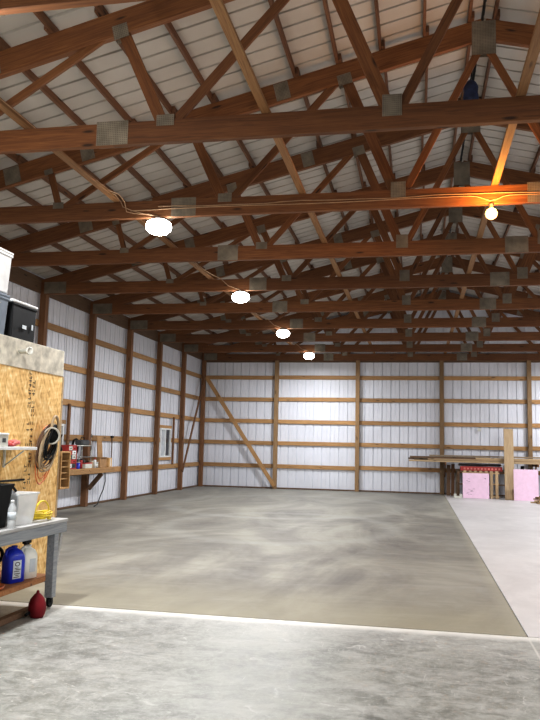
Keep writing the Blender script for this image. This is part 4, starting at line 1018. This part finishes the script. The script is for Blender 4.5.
# dark leaning things right
tag(board('leaning_rail', M['black'], (3.22, 25.40, 0.005), (3.40, 25.85, 1.05), 0.10, 0.05), 'black metal rail leaning under the right end of the rack', 'rail')
tag(board('leaning_rail', M['metal'], (3.38, 25.35, 0.004), (3.62, 25.85, 1.04), 0.05, 0.03), 'thin silver rail leaning beside the black rail', 'rail')
simple('grey_carton', 'grey carton standing on the shelf behind the wide plank', 'box', (2.93, 25.7, 0.858), [('carton_body', 'offwhite', [(-0.14, 0.14, -0.14, 0.14, 0, 0.20)])])
# concrete block
t = simple('concrete_block', 'small grey concrete block on the floor left of the pink foam', 'block', (1.29, 25.0, 0.005), [('block_base', 'offwhite', [(-0.13, 0.13, -0.08, 0.08, 0, 0.06)]), ('block_lug', 'offwhite', [(-0.13, -0.05, -0.08, 0.08, 0.061, 0.13), (0.05, 0.13, -0.08, 0.08, 0.061, 0.13)])])
# scrap wood pile
rr = random.Random(11)
lw = ['pale', 'girt', 'post', 'pale', 'dark_lumber', 'boxwood', 'grey_lumber']
lg = 'scrap wood sticks at the right edge'
for i in range(22):
    lay = i // 5; j = i % 5
    cx = 3.72 + rr.uniform(-0.1, 0.12) + lay * 0.03; cy = 23.55 + (j - 2) * 0.11; z = 0.03 + lay * 0.047
    ln = rr.uniform(0.16, 0.36); a = rr.uniform(-0.5, 0.5)
    d = Vector((math.cos(a), math.sin(a) * 0.25, 0)) * ln
    w_ = rr.uniform(0.035, 0.07)
    o = board('scrap_stick', M[lw[i % 7]], Vector((cx, cy, z)) - d, Vector((cx, cy, z)) + d, w_, 0.04)
    tag(o, 'short scrap wood stick in the loose pile on the floor before the pink foam', 'wood scrap', lg)
# little switch box on the back wall girt
t = simple('junction_box', 'small white electrical box on the middle girt above the lumber rack', 'electrical box', (2.10, YB + 0.068, 2.20), [('box_body', 'white', [(-0.05, 0.05, -0.03, 0.0, 0, 0.09)]), ('cover', 'offwhite', [(-0.056, 0.056, -0.036, -0.031, -0.006, 0.096)])])

# ------------------------------------------------------------------ world, camera
w = bpy.data.worlds.new('World'); scn.world = w; w.use_nodes = True
w.node_tree.nodes['Background'].inputs[0].default_value = (0.02, 0.025, 0.04, 1); w.node_tree.nodes['Background'].inputs[1].default_value = 1.0
cd = bpy.data.cameras.new('camera'); cam = bpy.data.objects.new('camera', cd); COL.objects.link(cam)
f, yaw, pitch, roll, hc = 742.58, 0.1970, 0.1144, 0.0224, 1.55
cy, sy = math.cos(yaw), math.sin(yaw); cp, sp = math.cos(pitch), math.sin(pitch)
F = Vector((-sy * cp, cy * cp, sp)); Rt_ = Vector((cy, sy, 0)); U = Rt_.cross(F)
cr, sr = math.cos(roll), math.sin(roll)
R2 = Rt_ * cr + U * sr; U2 = -Rt_ * sr + U * cr
Mx = Matrix((R2, U2, -F)).transposed().to_4x4(); Mx.translation = (0, 0, hc)
cam.matrix_world = Mx
cd.sensor_fit = 'AUTO'; cd.sensor_width = 36; cd.lens = f / 720 * 36
cd.clip_end = 100; scn.camera = cam
scn.view_settings.view_transform = 'Standard'
scn.view_settings.look = 'None'
scn.view_settings.exposure = 0.12
scn.view_settings.gamma = 0.86
